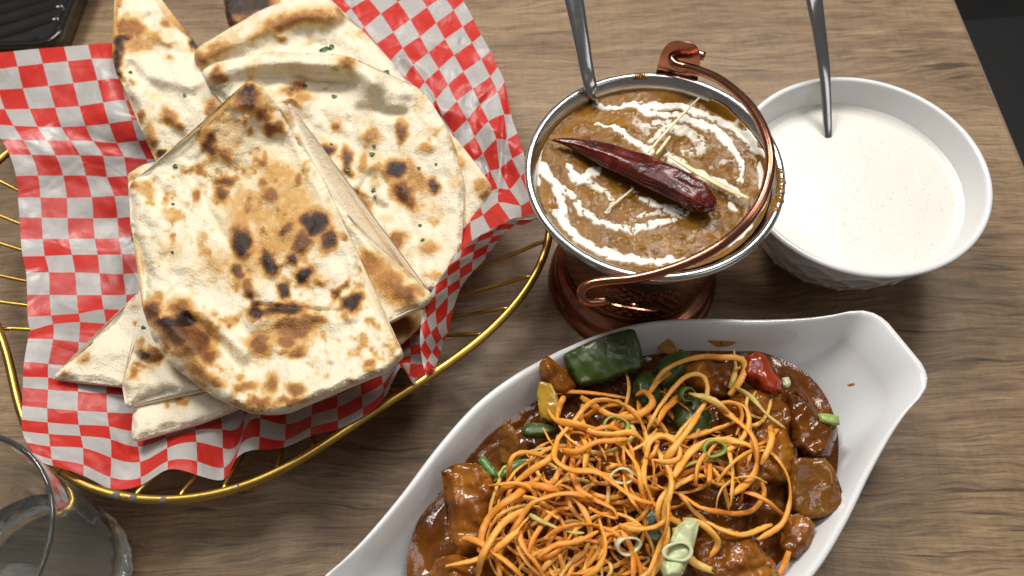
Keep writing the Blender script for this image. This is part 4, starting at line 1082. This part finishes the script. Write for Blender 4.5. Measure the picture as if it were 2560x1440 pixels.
def dish():
    b = empty('oval_dish', (DC[0], DC[1], 0))
    L = [dring(0, .0005, .012), dring(0, .0006, .003), dring(.0, .003, .0), dring(.25, .012), dring(.6, .028), dring(.9, .043, 0, earlift=.002), dring(.985, .0478, 0, earlift=.003), dring(1, .0492, 0, earlift=.003), dring(1, .0502, .0006, earlift=.003), dring(1, .0506, .0018, earlift=.003), dring(1, .0504, .0030, earlift=.003), dring(.99, .0490, .0040, earlift=.003)]
    for z in (.045, .038, .030, .022, .012, .007):
        mv = np.interp(z, [.006, .012, .030, .050], [.0, .22, .66, .965]); L.append(dring(mv, z, .004, earlift=.003 * (z > .04)))
    L.append(dring(0, .006, .03))
    n = len(dA); V = np.vstack(L); Fc = []
    for k in range(len(L) - 1):
        for j in range(n): Fc.append((k * n + j, k * n + (j + 1) % n, (k + 1) * n + (j + 1) % n, (k + 1) * n + j))
    Fc.append(tuple(range(n - 1, -1, -1))); Fc.append(tuple((len(L) - 1) * n + j for j in range(n)))
    o = mesh_obj('dish_body', V, Fc, M['porcelain']); under(o, b)
    bm = bmesh.new(); bm.from_mesh(o.data); bmesh.ops.recalc_face_normals(bm, faces=bm.faces); bm.to_mesh(o.data); bm.free()
    o.data.polygons.foreach_set('use_smooth', [True] * len(o.data.polygons))
    tag(b, 'white eared oval dish of saucy chicken in the foreground', 'dish')
dish()
def food_z(x, y):
    rel = np.stack([np.asarray(x) - DC[0], np.asarray(y) - DC[1]], -1); a = np.arctan2(rel @ dnn, rel @ dax); r = np.hypot(rel[..., 0], rel[..., 1])
    q = r / dell(a, .118, .064)
    return .031 + .016 * (1 - np.clip(q, 0, 1) ** 2)
def sauce():
    nr = 80; na = 240; V = []
    aa = np.linspace(-np.pi, np.pi, na, endpoint=False)
    Rb = np.minimum(inner_r(aa, .033) + .0005, dell(aa, .115, .066) * 1.02 + .004 * np.sin(aa * 7) * .3)
    for i in range(nr):
        r = Rb * ((i + .02) / (nr - 1 + .02)); xy = DC + (r * np.cos(aa))[:, None] * dax + (r * np.sin(aa))[:, None] * dnn
        z = food_z(xy[:, 0], xy[:, 1]) + .012 * (fbm(xy[:, 0] * 75, xy[:, 1] * 75, 6, 2) - .5) + .0045 * (fbm(xy[:, 0] * 190, xy[:, 1] * 190, 16, 2) - .5)
        e = sstep(.86, 1, i / (nr - 1)); wall = .0325
        z = z * (1 - e) + (wall + .003 * (fbm(np.cos(aa) * 3, np.sin(aa) * 3, 5, 2) - .5)) * e
        V.append(np.c_[xy, z])
    V = np.vstack(V); Fc = [(i * na + j, (i + 1) * na + j, (i + 1) * na + (j + 1) % na, i * na + (j + 1) % na)[::-1] for i in range(nr - 1) for j in range(na)]
    Fc.append(tuple(range(na)))
    o = mesh_obj('brown_sauce', V, Fc, M['sauce']); tag(o, 'dark glossy brown sauce pooled in the white oval dish', 'sauce')
sauce()

def chunk(name, label, cat, outline, z0, th, mat, r_edge=40, dome=.0, noise=.002, seed=0, group=None, tilt=(0, 0), ns=60, bend=None, step=7):
    c = np.mean(np.array(outline, float), 0)
    def hfun(x, y, d):
        h = noise * 2.6 * (fbm(x / ns, y / ns, seed, 2) - .5) + noise * 1.6 * np.abs(fbm(x / 30, y / 30, seed + 4, 3) - .5)
        if dome: h = h + dome * (1 - np.exp(-d / r_edge))
        if bend: # curl about an axis: (angle deg, px radius)
            a = math.radians(bend[0]); q = (x - c[0]) * math.cos(a) + (y - c[1]) * math.sin(a); h = h - (q / bend[1]) ** 2 * bend[2]
        return h
    V, Fc, C = slab_mesh(outline, z0, th, r_edge, step, min(2.6, .011 * float(np.ptp(np.array(outline, float), axis=0).max())), hfun, None, seed, 0, .6, tilt)
    o = mesh_obj(name, V, Fc, mat); tag(o, label, cat, group); return o
G = 'pieces of food in the oval dish'
chunk('chicken_piece', 'large glazed chicken piece against the left wall of the oval dish', 'chicken', [(1103,1178),(1150,1160),(1195,1162),(1226,1190),(1236,1240),(1232,1300),(1205,1380),(1140,1400),(1122,1330),(1112,1250)], .051, .016, M['chicken'], 22, .003, .0026, 1, G, (0, -.00004))
chunk('chicken_piece', 'chicken piece at the bottom left corner of the dish, cut by the frame', 'chicken', [(1068,1440),(1090,1395),(1150,1385),(1210,1420),(1230,1500),(1100,1520)], .047, .014, M['chicken'], 22, .003, .003, 2, G)
chunk('chicken_piece', 'glazed chicken under the carrot on the right, with a pale membrane edge', 'chicken', [(1815,1000),(1870,972),(1925,985),(1962,972),(1985,1035),(1975,1090),(1996,1150),(1965,1215),(1920,1205),(1880,1250),(1825,1205),(1835,1120),(1795,1080)], .048, .016, M['chicken'], 16, .003, .0055, 3, G)
chunk('chicken_piece', 'dark battered chicken piece touching the right dish wall', 'chicken', [(1950,980),(1985,975),(2020,1010),(2050,1050),(2095,1070),(2090,1100),(2078,1140),(2030,1150),(1990,1120),(1965,1050)], .048, .014, M['sauce'], 26, .002, .0035, 4, G)
chunk('chicken_piece', 'chicken pieces heaped at the bottom right under loose carrot', 'chicken', [(1740,1350),(1790,1310),(1860,1330),(1900,1370),(1940,1410),(1945,1480),(1780,1490),(1730,1420)], .053, .015, M['chicken'], 24, .003, .004, 5, G)
chunk('chicken_piece', 'chicken piece under the middle of the carrot pile', 'chicken', [(1480,1090),(1540,1075),(1610,1100),(1640,1160),(1600,1220),(1520,1210),(1470,1150)], .053, .015, M['chicken'], 24, .003, .004, 6, G)
chunk('chicken_piece', 'chicken piece behind the carrot near the red pepper', 'chicken', [(1700,905),(1760,895),(1830,910),(1860,960),(1820,1000),(1740,990),(1690,950)], .045, .014, M['chicken'], 32, .003, .004, 7, G)
chunk('chicken_piece', 'upright reddish brown chicken tip at the back left of the dish', 'chicken', [(1350,905),(1368,885),(1386,912),(1420,930),(1445,965),(1420,1000),(1380,985),(1352,950)], .052, .016, M['chicken'], 22, .002, .0025, 8, G, (0, -.00006))
chunk('green_pepper_piece', 'large square of dark green pepper at the back of the dish', 'pepper', [(1410,898),(1408,886),(1470,858),(1540,830),(1575,819),(1586,824),(1598,860),(1610,905),(1606,922),(1560,938),(1500,955),(1448,966),(1436,950),(1420,920)], .055, .008, M['green'], 7, .0, .0012, 9, G, (0, -.00007), 60, (60, 80, .0022), 5)
chunk('green_pepper_piece', 'rounded dark green pepper piece right of the big green square', 'pepper', [(1635,920),(1665,890),(1700,872),(1728,885),(1735,915),(1700,950),(1655,975),(1632,960)], .050, .010, M['green'], 24, .002, .0012, 10, G)
chunk('green_pepper_piece', 'green pepper piece half sunk under the carrot top', 'pepper', [(1585,950),(1610,925),(1640,940),(1660,990),(1640,1030),(1600,1020),(1580,985)], .051, .010, M['green'], 18, .002, .0012, 11, G)
chunk('green_pepper_piece', 'small green pepper piece lying in the sauce on the left', 'pepper', [(1305,1070),(1330,1056),(1375,1062),(1392,1078),(1370,1092),(1320,1096),(1304,1086)], .047, .006, M['green'], 12, .001, .0008, 12, G, step=5)
chunk('yellow_pepper_piece', 'curved yellow pepper strip at the back left of the dish', 'pepper', [(1342,985),(1350,952),(1378,958),(1398,1000),(1402,1045),(1380,1058),(1350,1040)], .049, .004, M['yellow'], 5, .0, .0012, 13, G, (.00005, -.00006), step=4)
chunk('red_pepper_piece', 'shiny red pepper piece at the back right of the dish', 'pepper', [(1858,905),(1870,888),(1892,878),(1915,890),(1935,930),(1956,955),(1954,978),(1930,986),(1905,980),(1890,955),(1858,945),(1850,925)], .055, .010, M['red'], 16, .002, .0015, 14, G, (0, -.00005), step=5)
chunk('onion_piece', 'translucent onion petal standing against the left wall', 'onion', [(1252,1080),(1262,1052),(1285,1068),(1300,1110),(1302,1150),(1290,1168),(1252,1160),(1246,1120)], .048, .004, M['onion'], 5, .0, .0016, 15, G, (0, -.00008), step=4)
chunk('onion_piece', 'broad sauce-coated onion piece at the right wall of the dish', 'onion', [(1975,1175),(1985,1150),(2010,1145),(2062,1146),(2084,1168),(2098,1220),(2116,1272),(2112,1284),(2070,1294),(2010,1300),(1975,1270),(1968,1220)], .047, .006, M['onion'], 7, .001, .0014, 16, G, (0, -.00003))
chunk('onion_piece', 'sauce-coated onion piece at the lower right of the dish', 'onion', [(1960,1290),(2010,1280),(2040,1310),(2030,1370),(1990,1400),(1950,1370)], .045, .006, M['chicken'], 18, .002, .002, 17, G)
chunk('green_pepper_piece', 'dark green pepper piece showing through the carrot at the centre', 'pepper', [(1580,1280),(1630,1260),(1680,1290),(1690,1350),(1640,1380),(1590,1350)], .050, .010, M['green'], 24, .002, .0012, 18, G)
chunk('green_pepper_piece', 'dark green pepper piece under the right carrot tangle', 'pepper', [(1690,1000),(1740,990),(1780,1040),(1770,1100),(1710,1110),(1680,1060)], .052, .010, M['green'], 24, .002, .0012, 19, G)

def ring(name, label, x, y, z, r, wall, h, mat, ax=(0, 0, 1), squash=.7):
    prof = [(r - wall, 0), (r - wall, h), (r - wall * .8, h * 1.04), (r - wall * .2, h * 1.04), (r, h), (r, 0), (r - wall, 0)]
    V, Fc = lathe(prof, 28); V[:, 1] *= squash
    V = V * (1 + .06 * np.sin(3 * np.arctan2(V[:, 1], V[:, 0]) + x))[:, None]
    q = Vector((0, 0, 1)).rotation_difference(Vector(ax)); mm = q.to_matrix()
    c = P(x, y, z); V = np.array([np.array(mm @ Vector(v)) for v in V]) + c
    o = mesh_obj(name, V, Fc, mat); tag(o, label, 'scallion', 'scallion slices on the dish'); return o
SG = 'scallion slices on the dish'
chunk('scallion_piece', 'bright green scallion piece stuck to the left dish wall', 'scallion', [(1194,1150),(1208,1136),(1240,1175),(1246,1192),(1228,1195),(1212,1180)], .0505, .003, M['scal_d'], 8, .001, .0004, 21, SG, step=4)
chunk('scallion_piece', 'green scallion piece curving over the onion on the left', 'scallion', [(1248,1190),(1258,1172),(1290,1150),(1315,1146),(1314,1160),(1285,1180),(1258,1196)], .0515, .003, M['scal_d'], 8, .001, .0004, 22, SG, step=4)
chunk('scallion_piece', 'light green scallion bit on the right dish wall', 'scallion', [(2046,1035),(2060,1033),(2096,1040),(2100,1062),(2080,1064),(2050,1054)], .0495, .003, M['scal_g'], 7, .001, .0004, 23, SG, step=4)
chunk('scallion_piece', 'pale scallion bit beside the red pepper', 'scallion', [(1955,945),(1968,942),(1978,955),(1974,968),(1960,968)], .050, .003, M['scal_w'], 6, .001, .0003, 24, SG, step=4)
chunk('scallion_piece', 'large slanted scallion slice with rings at the bottom of the dish', 'scallion', [(1650,1420),(1668,1370),(1695,1310),(1720,1295),(1748,1302),(1742,1340),(1722,1400),(1705,1440),(1660,1445)], .0655, .007, M['scal_p'], 16, .001, .0012, 25, SG, step=5)
ring('scallion_piece', 'white oval scallion core set in the large slanted slice', 1695, 1378, .0655, .0068, .0016, .0022, M['scal_w'], (-.1, -.25, .9), .62)
ring('scallion_piece', 'white scallion ring under the carrot at the centre bottom', 1565, 1360, .058, .0062, .0012, .003, M['scal_w'], (.3, -.5, .7))
ring('scallion_piece', 'pale green scallion ring in the upper carrot', 1535, 1066, .060, .0066, .0012, .003, M['scal_g'], (.2, -.2, .9))
ring('scallion_piece', 'scallion ring in the middle of the carrot pile', 1556, 1188, .061, .0056, .0012, .003, M['scal_w'], (-.2, -.4, .8))
ring('scallion_piece', 'dark green scallion ring at the top of the right carrot tangle', 1712, 985, .058, .0052, .001, .003, M['scal_d'], (.5, -.4, .6))
ring('scallion_piece', 'scallion ring in the right carrot tangle', 1780, 1120, .060, .0060, .0012, .003, M['scal_g'], (.2, -.4, .8))

# sauce smears on the dish wall
for (lab, ol) in (('orange sauce drip on the back wall of the oval dish', [(1642,862),(1655,845),(1676,848),(1684,866),(1700,876),(1680,884),(1655,880)]), ('thin sauce streak on the back wall of the oval dish', [(1768,850),(1800,856),(1842,853),(1830,862),(1795,866)]), ('small sauce speck on the ear of the oval dish', [(2114,963),(2122,959),(2137,958),(2134,965),(2118,967)])):
    bpy.context.view_layer.update()
    c = np.mean(np.array(ol, float), 0); zz = ray_z(c[0], c[1], .045)
    # lie on the wall: heights sampled at every corner
    zc = [ray_z(a, b_, zz) for a, b_ in ol]
    A_ = np.c_[np.ones(len(ol)), np.array(ol, float) - c]; co = np.linalg.lstsq(A_, np.array(zc), rcond=None)[0]
    V, Fc, C = slab_mesh(ol, co[0] + .0003, .0004, 5, 4, .5, None, None, 3, 4, .5, (co[1], co[2]))
    o = mesh_obj('sauce_smear', V, Fc, mat_simple('thin_sauce', (.42, .20, .04), (.5, .27, .07), .2, 90, .05)); tag(o, lab, 'sauce')

# ------------------------------------------------------------------ carrot strands
def strand(pts, zoff, wd, seed, mat=None):
    p = resample(catmull(np.array(pts, float), 10), 7, False); n = len(p); k = np.arange(n)
    p = p + np.stack([(vnoise(k * .09, k * 0 + 3, seed) - .5) * 8, (vnoise(k * .09, k * 0 + 9, seed + 1) - .5) * 8], 1)
    zz = np.full(n, .055)
    for _ in range(3):
        W = P(p[:, 0], p[:, 1], zz); zz = food_z(W[:, 0], W[:, 1]) + zoff + .006 * (vnoise(k * .09, k * 0 + 1, seed + 2) - .5) * 2
    end = np.minimum(k, n - 1 - k) / max(n - 1, 1); zz = zz - .003 * (1 - sstep(0, .25, end))
    W = P(p[:, 0], p[:, 1], zz)
    rad = wd * (.75 + .5 * vnoise(k * .08, k * 0 + 5, seed + 4)) * np.clip(.6 + 4 * end, 0, 1)
    tw = 1.3 * (vnoise(k * .06, k * 0 + 2, seed + 6) - .5) * 2
    up = np.stack([np.sin(tw) * .9, .5 * np.sin(tw * 1.7), np.cos(tw)], 1)
    V, Fc = tube(W, rad, 7, flat=.48, up=up); V = V + rng.normal(0, .00009, V.shape)
    o = mesh_obj('carrot_strand', V, Fc, mat or M['carrot'])
    tag(o, 'thin curled orange carrot strand in the tangle on the oval dish', 'carrot', 'shredded carrot strands'); return o
Aq = lambda L: [(1060 + x / 2.25, 800 + y / 2.25) for x, y in L]
Bq = lambda L: [(1600 + x / 2.117, 760 + y / 2.117) for x, y in L]
TA = [[(130,1380),(330,1330),(480,1230),(600,1090)],[(220,1230),(250,1220),(330,1260),(480,1380),(560,1460)],[(390,1040),(400,990),(480,940),(600,930),(760,960)],[(480,940),(490,800),(540,750),(620,745),(700,760)],
 [(500,920),(600,850),(720,770),(750,680),(840,570),(900,500),(980,460),(1100,470),(1200,540),(1240,620)],[(690,520),(690,450),(740,420),(860,410),(1000,420),(1140,440)],[(690,500),(740,560),(860,590),(960,620),(1060,670),(1150,760),(1220,860),(1240,1000),(1290,1060),(1440,1140)],
 [(890,430),(960,480),(1060,540),(1160,550),(1260,500),(1290,450),(1250,400),(1190,420)],[(740,560),(760,490),(800,430)],[(900,480),(890,560),(940,620),(1060,640),(1160,630),(1220,680),(1260,760)],[(780,720),(860,740),(980,690),(1150,660)],
 [(750,650),(740,780),(830,850),(960,860),(1060,920),(1160,990),(1280,1030)],[(660,860),(680,920),(720,910),(760,840),(830,710)],[(300,1310),(340,1170),(420,1050),(520,980),(660,880)],[(290,1460),(330,1300),(440,1150),(560,1060)],
 [(430,1460),(420,1340),(480,1210),(590,1050),(680,1000),(800,980),(930,1000),(1060,1060),(1090,1120),(1000,1090),(920,1050)],[(600,1090),(700,1150),(800,1190),(900,1190)],[(520,1130),(560,1270),(640,1380),(680,1460)],[(590,1180),(640,1330),(760,1320),(800,1460)],
 [(640,1330),(740,1260),(860,1240),(980,1180)],[(980,1120),(1010,1260),(980,1380),(880,1450)],[(1090,1150),(1180,1180),(1290,1170),(1380,1110)],[(1110,1180),(1160,1300),(1180,1460)],[(1260,1460),(1330,1330),(1360,1200),(1350,1080),(1390,960),(1380,850),(1310,720)],
 [(1250,780),(1270,690),(1340,650),(1420,700),(1430,770),(1370,800),(1290,790)],[(1270,420),(1330,340),(1440,270)],[(1310,600),(1350,510),(1440,430)],[(880,650),(920,730),(900,880)],[(1060,880),(1040,840),(1100,820),(1180,830),(1210,900)]]
TB = [[(50,470),(130,360),(260,300),(400,280),(520,280),(550,330),(510,420),(460,480)],[(0,740),(90,560),(200,420),(280,370),(340,390),(350,470),(320,560),(240,650),(150,750)],[(500,250),(500,350),(470,450)],[(380,500),(450,570),(540,640),(600,710),(620,830),(590,930),(480,1010)],
 [(500,440),(580,490),(680,600),(760,660)],[(260,480),(370,510),(470,580)],[(330,500),(300,600),(200,750),(130,850)],[(180,920),(260,800),(350,740),(480,730),(580,750),(620,830)],[(300,960),(310,850),(350,780)],[(370,960),(372,900),(370,830)],[(460,740),(490,870),(490,1000),(480,1080)],
 [(480,780),(560,850),(640,940),(660,1010),(600,1090),(480,1110),(330,1080),(200,1000)],[(680,650),(690,740),(640,860)],[(620,780),(700,800),(770,900),(795,1000),(780,1110),(740,1180),(620,1250)],[(540,1000),(640,1020),(720,1080),(790,1180),(800,1280),(770,1380),(735,1430)],
 [(210,1010),(330,1130),(440,1190),(570,1220),(700,1170)],[(180,1180),(200,1260),(280,1360),(390,1410),(490,1410)],[(230,1140),(330,1160),(410,1240),(400,1310),(330,1370)],[(0,600),(30,750),(20,900),(50,1020),(120,1120),(220,1170)],[(60,860),(30,780),(70,710),(160,700),(210,760),(200,830),(150,860)],
 [(130,830),(170,930),(150,1040),(140,1180),(90,1320),(40,1450)],[(560,870),(590,750),(580,630)]]
sd = 100
for L, fn in ((TA, Aq), (TB, Bq)):
    for k, t_ in enumerate(L):
        sd += 7; strand(fn(t_), .014 + .006 * random.random(), .00125 + .0005 * random.random(), sd)
cl = [(1380,1310,130,105,34),(1480,1200,120,90,20),(1600,1250,120,100,14),(1800,1080,95,95,16),(1560,1060,120,60,11),(1470,1390,140,45,24),(1780,1210,100,70,7)]
for (cx, cy, sx, sy, n) in cl:
    for k in range(n):
        sd += 7; x = cx + random.uniform(-sx, sx); y = cy + random.uniform(-sy, sy)
        r = random.uniform(45, 135); a0 = random.uniform(0, 6.28); sw = random.uniform(1.4, 4.2) * min(1, 70 / r + .45); ec = random.uniform(.55, 1); ro = random.uniform(0, 3.14)
        tt = np.linspace(a0, a0 + sw, 7); gx = r * np.cos(tt) * (1 + .12 * tt / 6); gy = r * ec * np.sin(tt); gx -= gx.mean(); gy -= gy.mean()
        pts = np.stack([x + gx * math.cos(ro) - gy * math.sin(ro), y + gx * math.sin(ro) + gy * math.cos(ro)], 1)
        pts[:, 0] = np.clip(pts[:, 0], 1165, 1990)
        strand(pts, .004 + .012 * random.random(), .00075 + .0006 * random.random(), sd)

# ================================================================== drinking glass
def glass():
    gc = np.array([-.2500, .0741]); b = empty('drinking_glass', (gc[0], gc[1], 0)); R = .0521; Z = .100
    def flute(a, z, r):
        if r < .030 or z > .045: return 0
        return -.0007 * (.5 + .5 * math.cos(a * 26)) * sstep(.045, .012, z) if z < .012 else -.0007 * (.5 + .5 * math.cos(a * 26)) * (1 - (z - .012) / .033)
    prof = [(0, .0008), (.028, .0008), (.036, .0012), (.0395, .004)] + smooth_prof([(.0405,.008),(.042,.025),(.0445,.048),(.0478,.075),(.0512,.0975)], 8) + [(.0517, .0992), (.0510, .1002), (.0499, .0998), (.0492, .0985)]
    prof += smooth_prof([(.0488,.096),(.0455,.072),(.0422,.048),(.0398,.028),(.0370,.0185)], 6) + [(.032, .0165), (.015, .0155), (0, .0153)]
    V, Fc = lathe(prof, 156, lambda a, z, r: float(flute(a, z, r)) if False else 0)
    # flutes only on the outer skin
    na = 156
    V = V.reshape(-1, 3) if False else V
    rr = np.hypot(V[:, 0], V[:, 1]); aa = np.arctan2(V[:, 1], V[:, 0]); outer = (V[:, 2] > .003) & (V[:, 2] < .05) & (rr > .0388 + V[:, 2] * .09)
    k = 1 - .018 * (.5 + .5 * np.cos(aa * 26)) * (1 - sstep(.02, .05, V[:, 2])) * outer
    V[:, 0] *= k; V[:, 1] *= k
    V = V + np.array([gc[0], gc[1], 0])
    o = under(mesh_obj('glass_body', V, Fc, M['glass']), b)
    bm = bmesh.new(); bm.from_mesh(o.data); bmesh.ops.recalc_face_normals(bm, faces=bm.faces); bm.to_mesh(o.data); bm.free()
    o.data.polygons.foreach_set('use_smooth', [True] * len(o.data.polygons))
    tag(b, 'clear thick-based drinking glass at the lower left corner', 'glass')
    wp = [(0, .0150), (.015, .0152), (.0322, .0163), (.0372, .0184), (.0385, .0225), (.0402, .0305), (.0396, .0300), (.0380, .0298), (.02, .0297), (0, .0297)]
    V, Fc = lathe(wp, 96); V = V + np.array([gc[0], gc[1], 0])
    w_ = mesh_obj('drinking_water', V, Fc, mat_water())
    bm = bmesh.new(); bm.from_mesh(w_.data); bmesh.ops.recalc_face_normals(bm, faces=bm.faces); bm.to_mesh(w_.data); bm.free()
    w_.data.polygons.foreach_set('use_smooth', [True] * len(w_.data.polygons))
    tag(w_, 'shallow clear water left in the drinking glass', 'water')
glass()

# ================================================================== black tray
def tray():
    # rounded square, near right corner at the photo's upper left
    c1_ = P(150, 118, .02)[:2]
    ctr = c1_ + np.array([-.075, .085]); h = .080
    ang = math.radians(-4)
    b = empty('black_tray', (ctr[0], ctr[1], 0))
    def ringp(half, rad, z, n=10):
        pts = []
        for (sx, sy, a0) in ((1, 1, 0), (-1, 1, 90), (-1, -1, 180), (1, -1, 270)):
            for t in np.linspace(0, 90, n):
                a = math.radians(a0 + t); x = sx * (half - rad) + rad * math.cos(a); y = sy * (half - rad) + rad * math.sin(a)
                pts.append((x * math.cos(ang) - y * math.sin(ang), x * math.sin(ang) + y * math.cos(ang), z))
        return pts
    L = [ringp(.070, .012, .0005), ringp(.074, .014, .004), ringp(.0785, .016, .018), ringp(.0800, .017, .0225), ringp(.0795, .0165, .0235), ringp(.0780, .016, .0235), ringp(.0725, .013, .0205), ringp(.0705, .012, .019), ringp(.0690, .011, .010), ringp(.0660, .010, .0075)]
    n = len(L[0]); V = [p for r in L for p in r]
    Fc = [(k * n + j, k * n + (j + 1) % n, (k + 1) * n + (j + 1) % n, (k + 1) * n + j) for k in range(len(L) - 1) for j in range(n)]
    Fc.append(tuple(range(n - 1, -1, -1))); Fc.append(tuple((len(L) - 1) * n + j for j in range(n)))
    V = np.array(V) + np.array([ctr[0], ctr[1], 0])
    under(mesh_obj('tray_body', V, Fc, M['black']), b)
    for k in range(9):
        y = -.056 + k * .014
        pth = np.array([(-.058, y - .02, .0068), (0, y, .0070), (.058, y + .02, .0068)]); pth[:, 1] = np.clip(pth[:, 1], -.058, .058)
        V, Fc = tube(catmull(pth, 6), .003, 8, flat=.5); V = V + np.array([ctr[0], ctr[1], 0]); under(mesh_obj('rib', V, Fc, M['black']), b)
    tag(b, 'glossy black square tray at the upper left, behind the paper', 'tray')
tray()
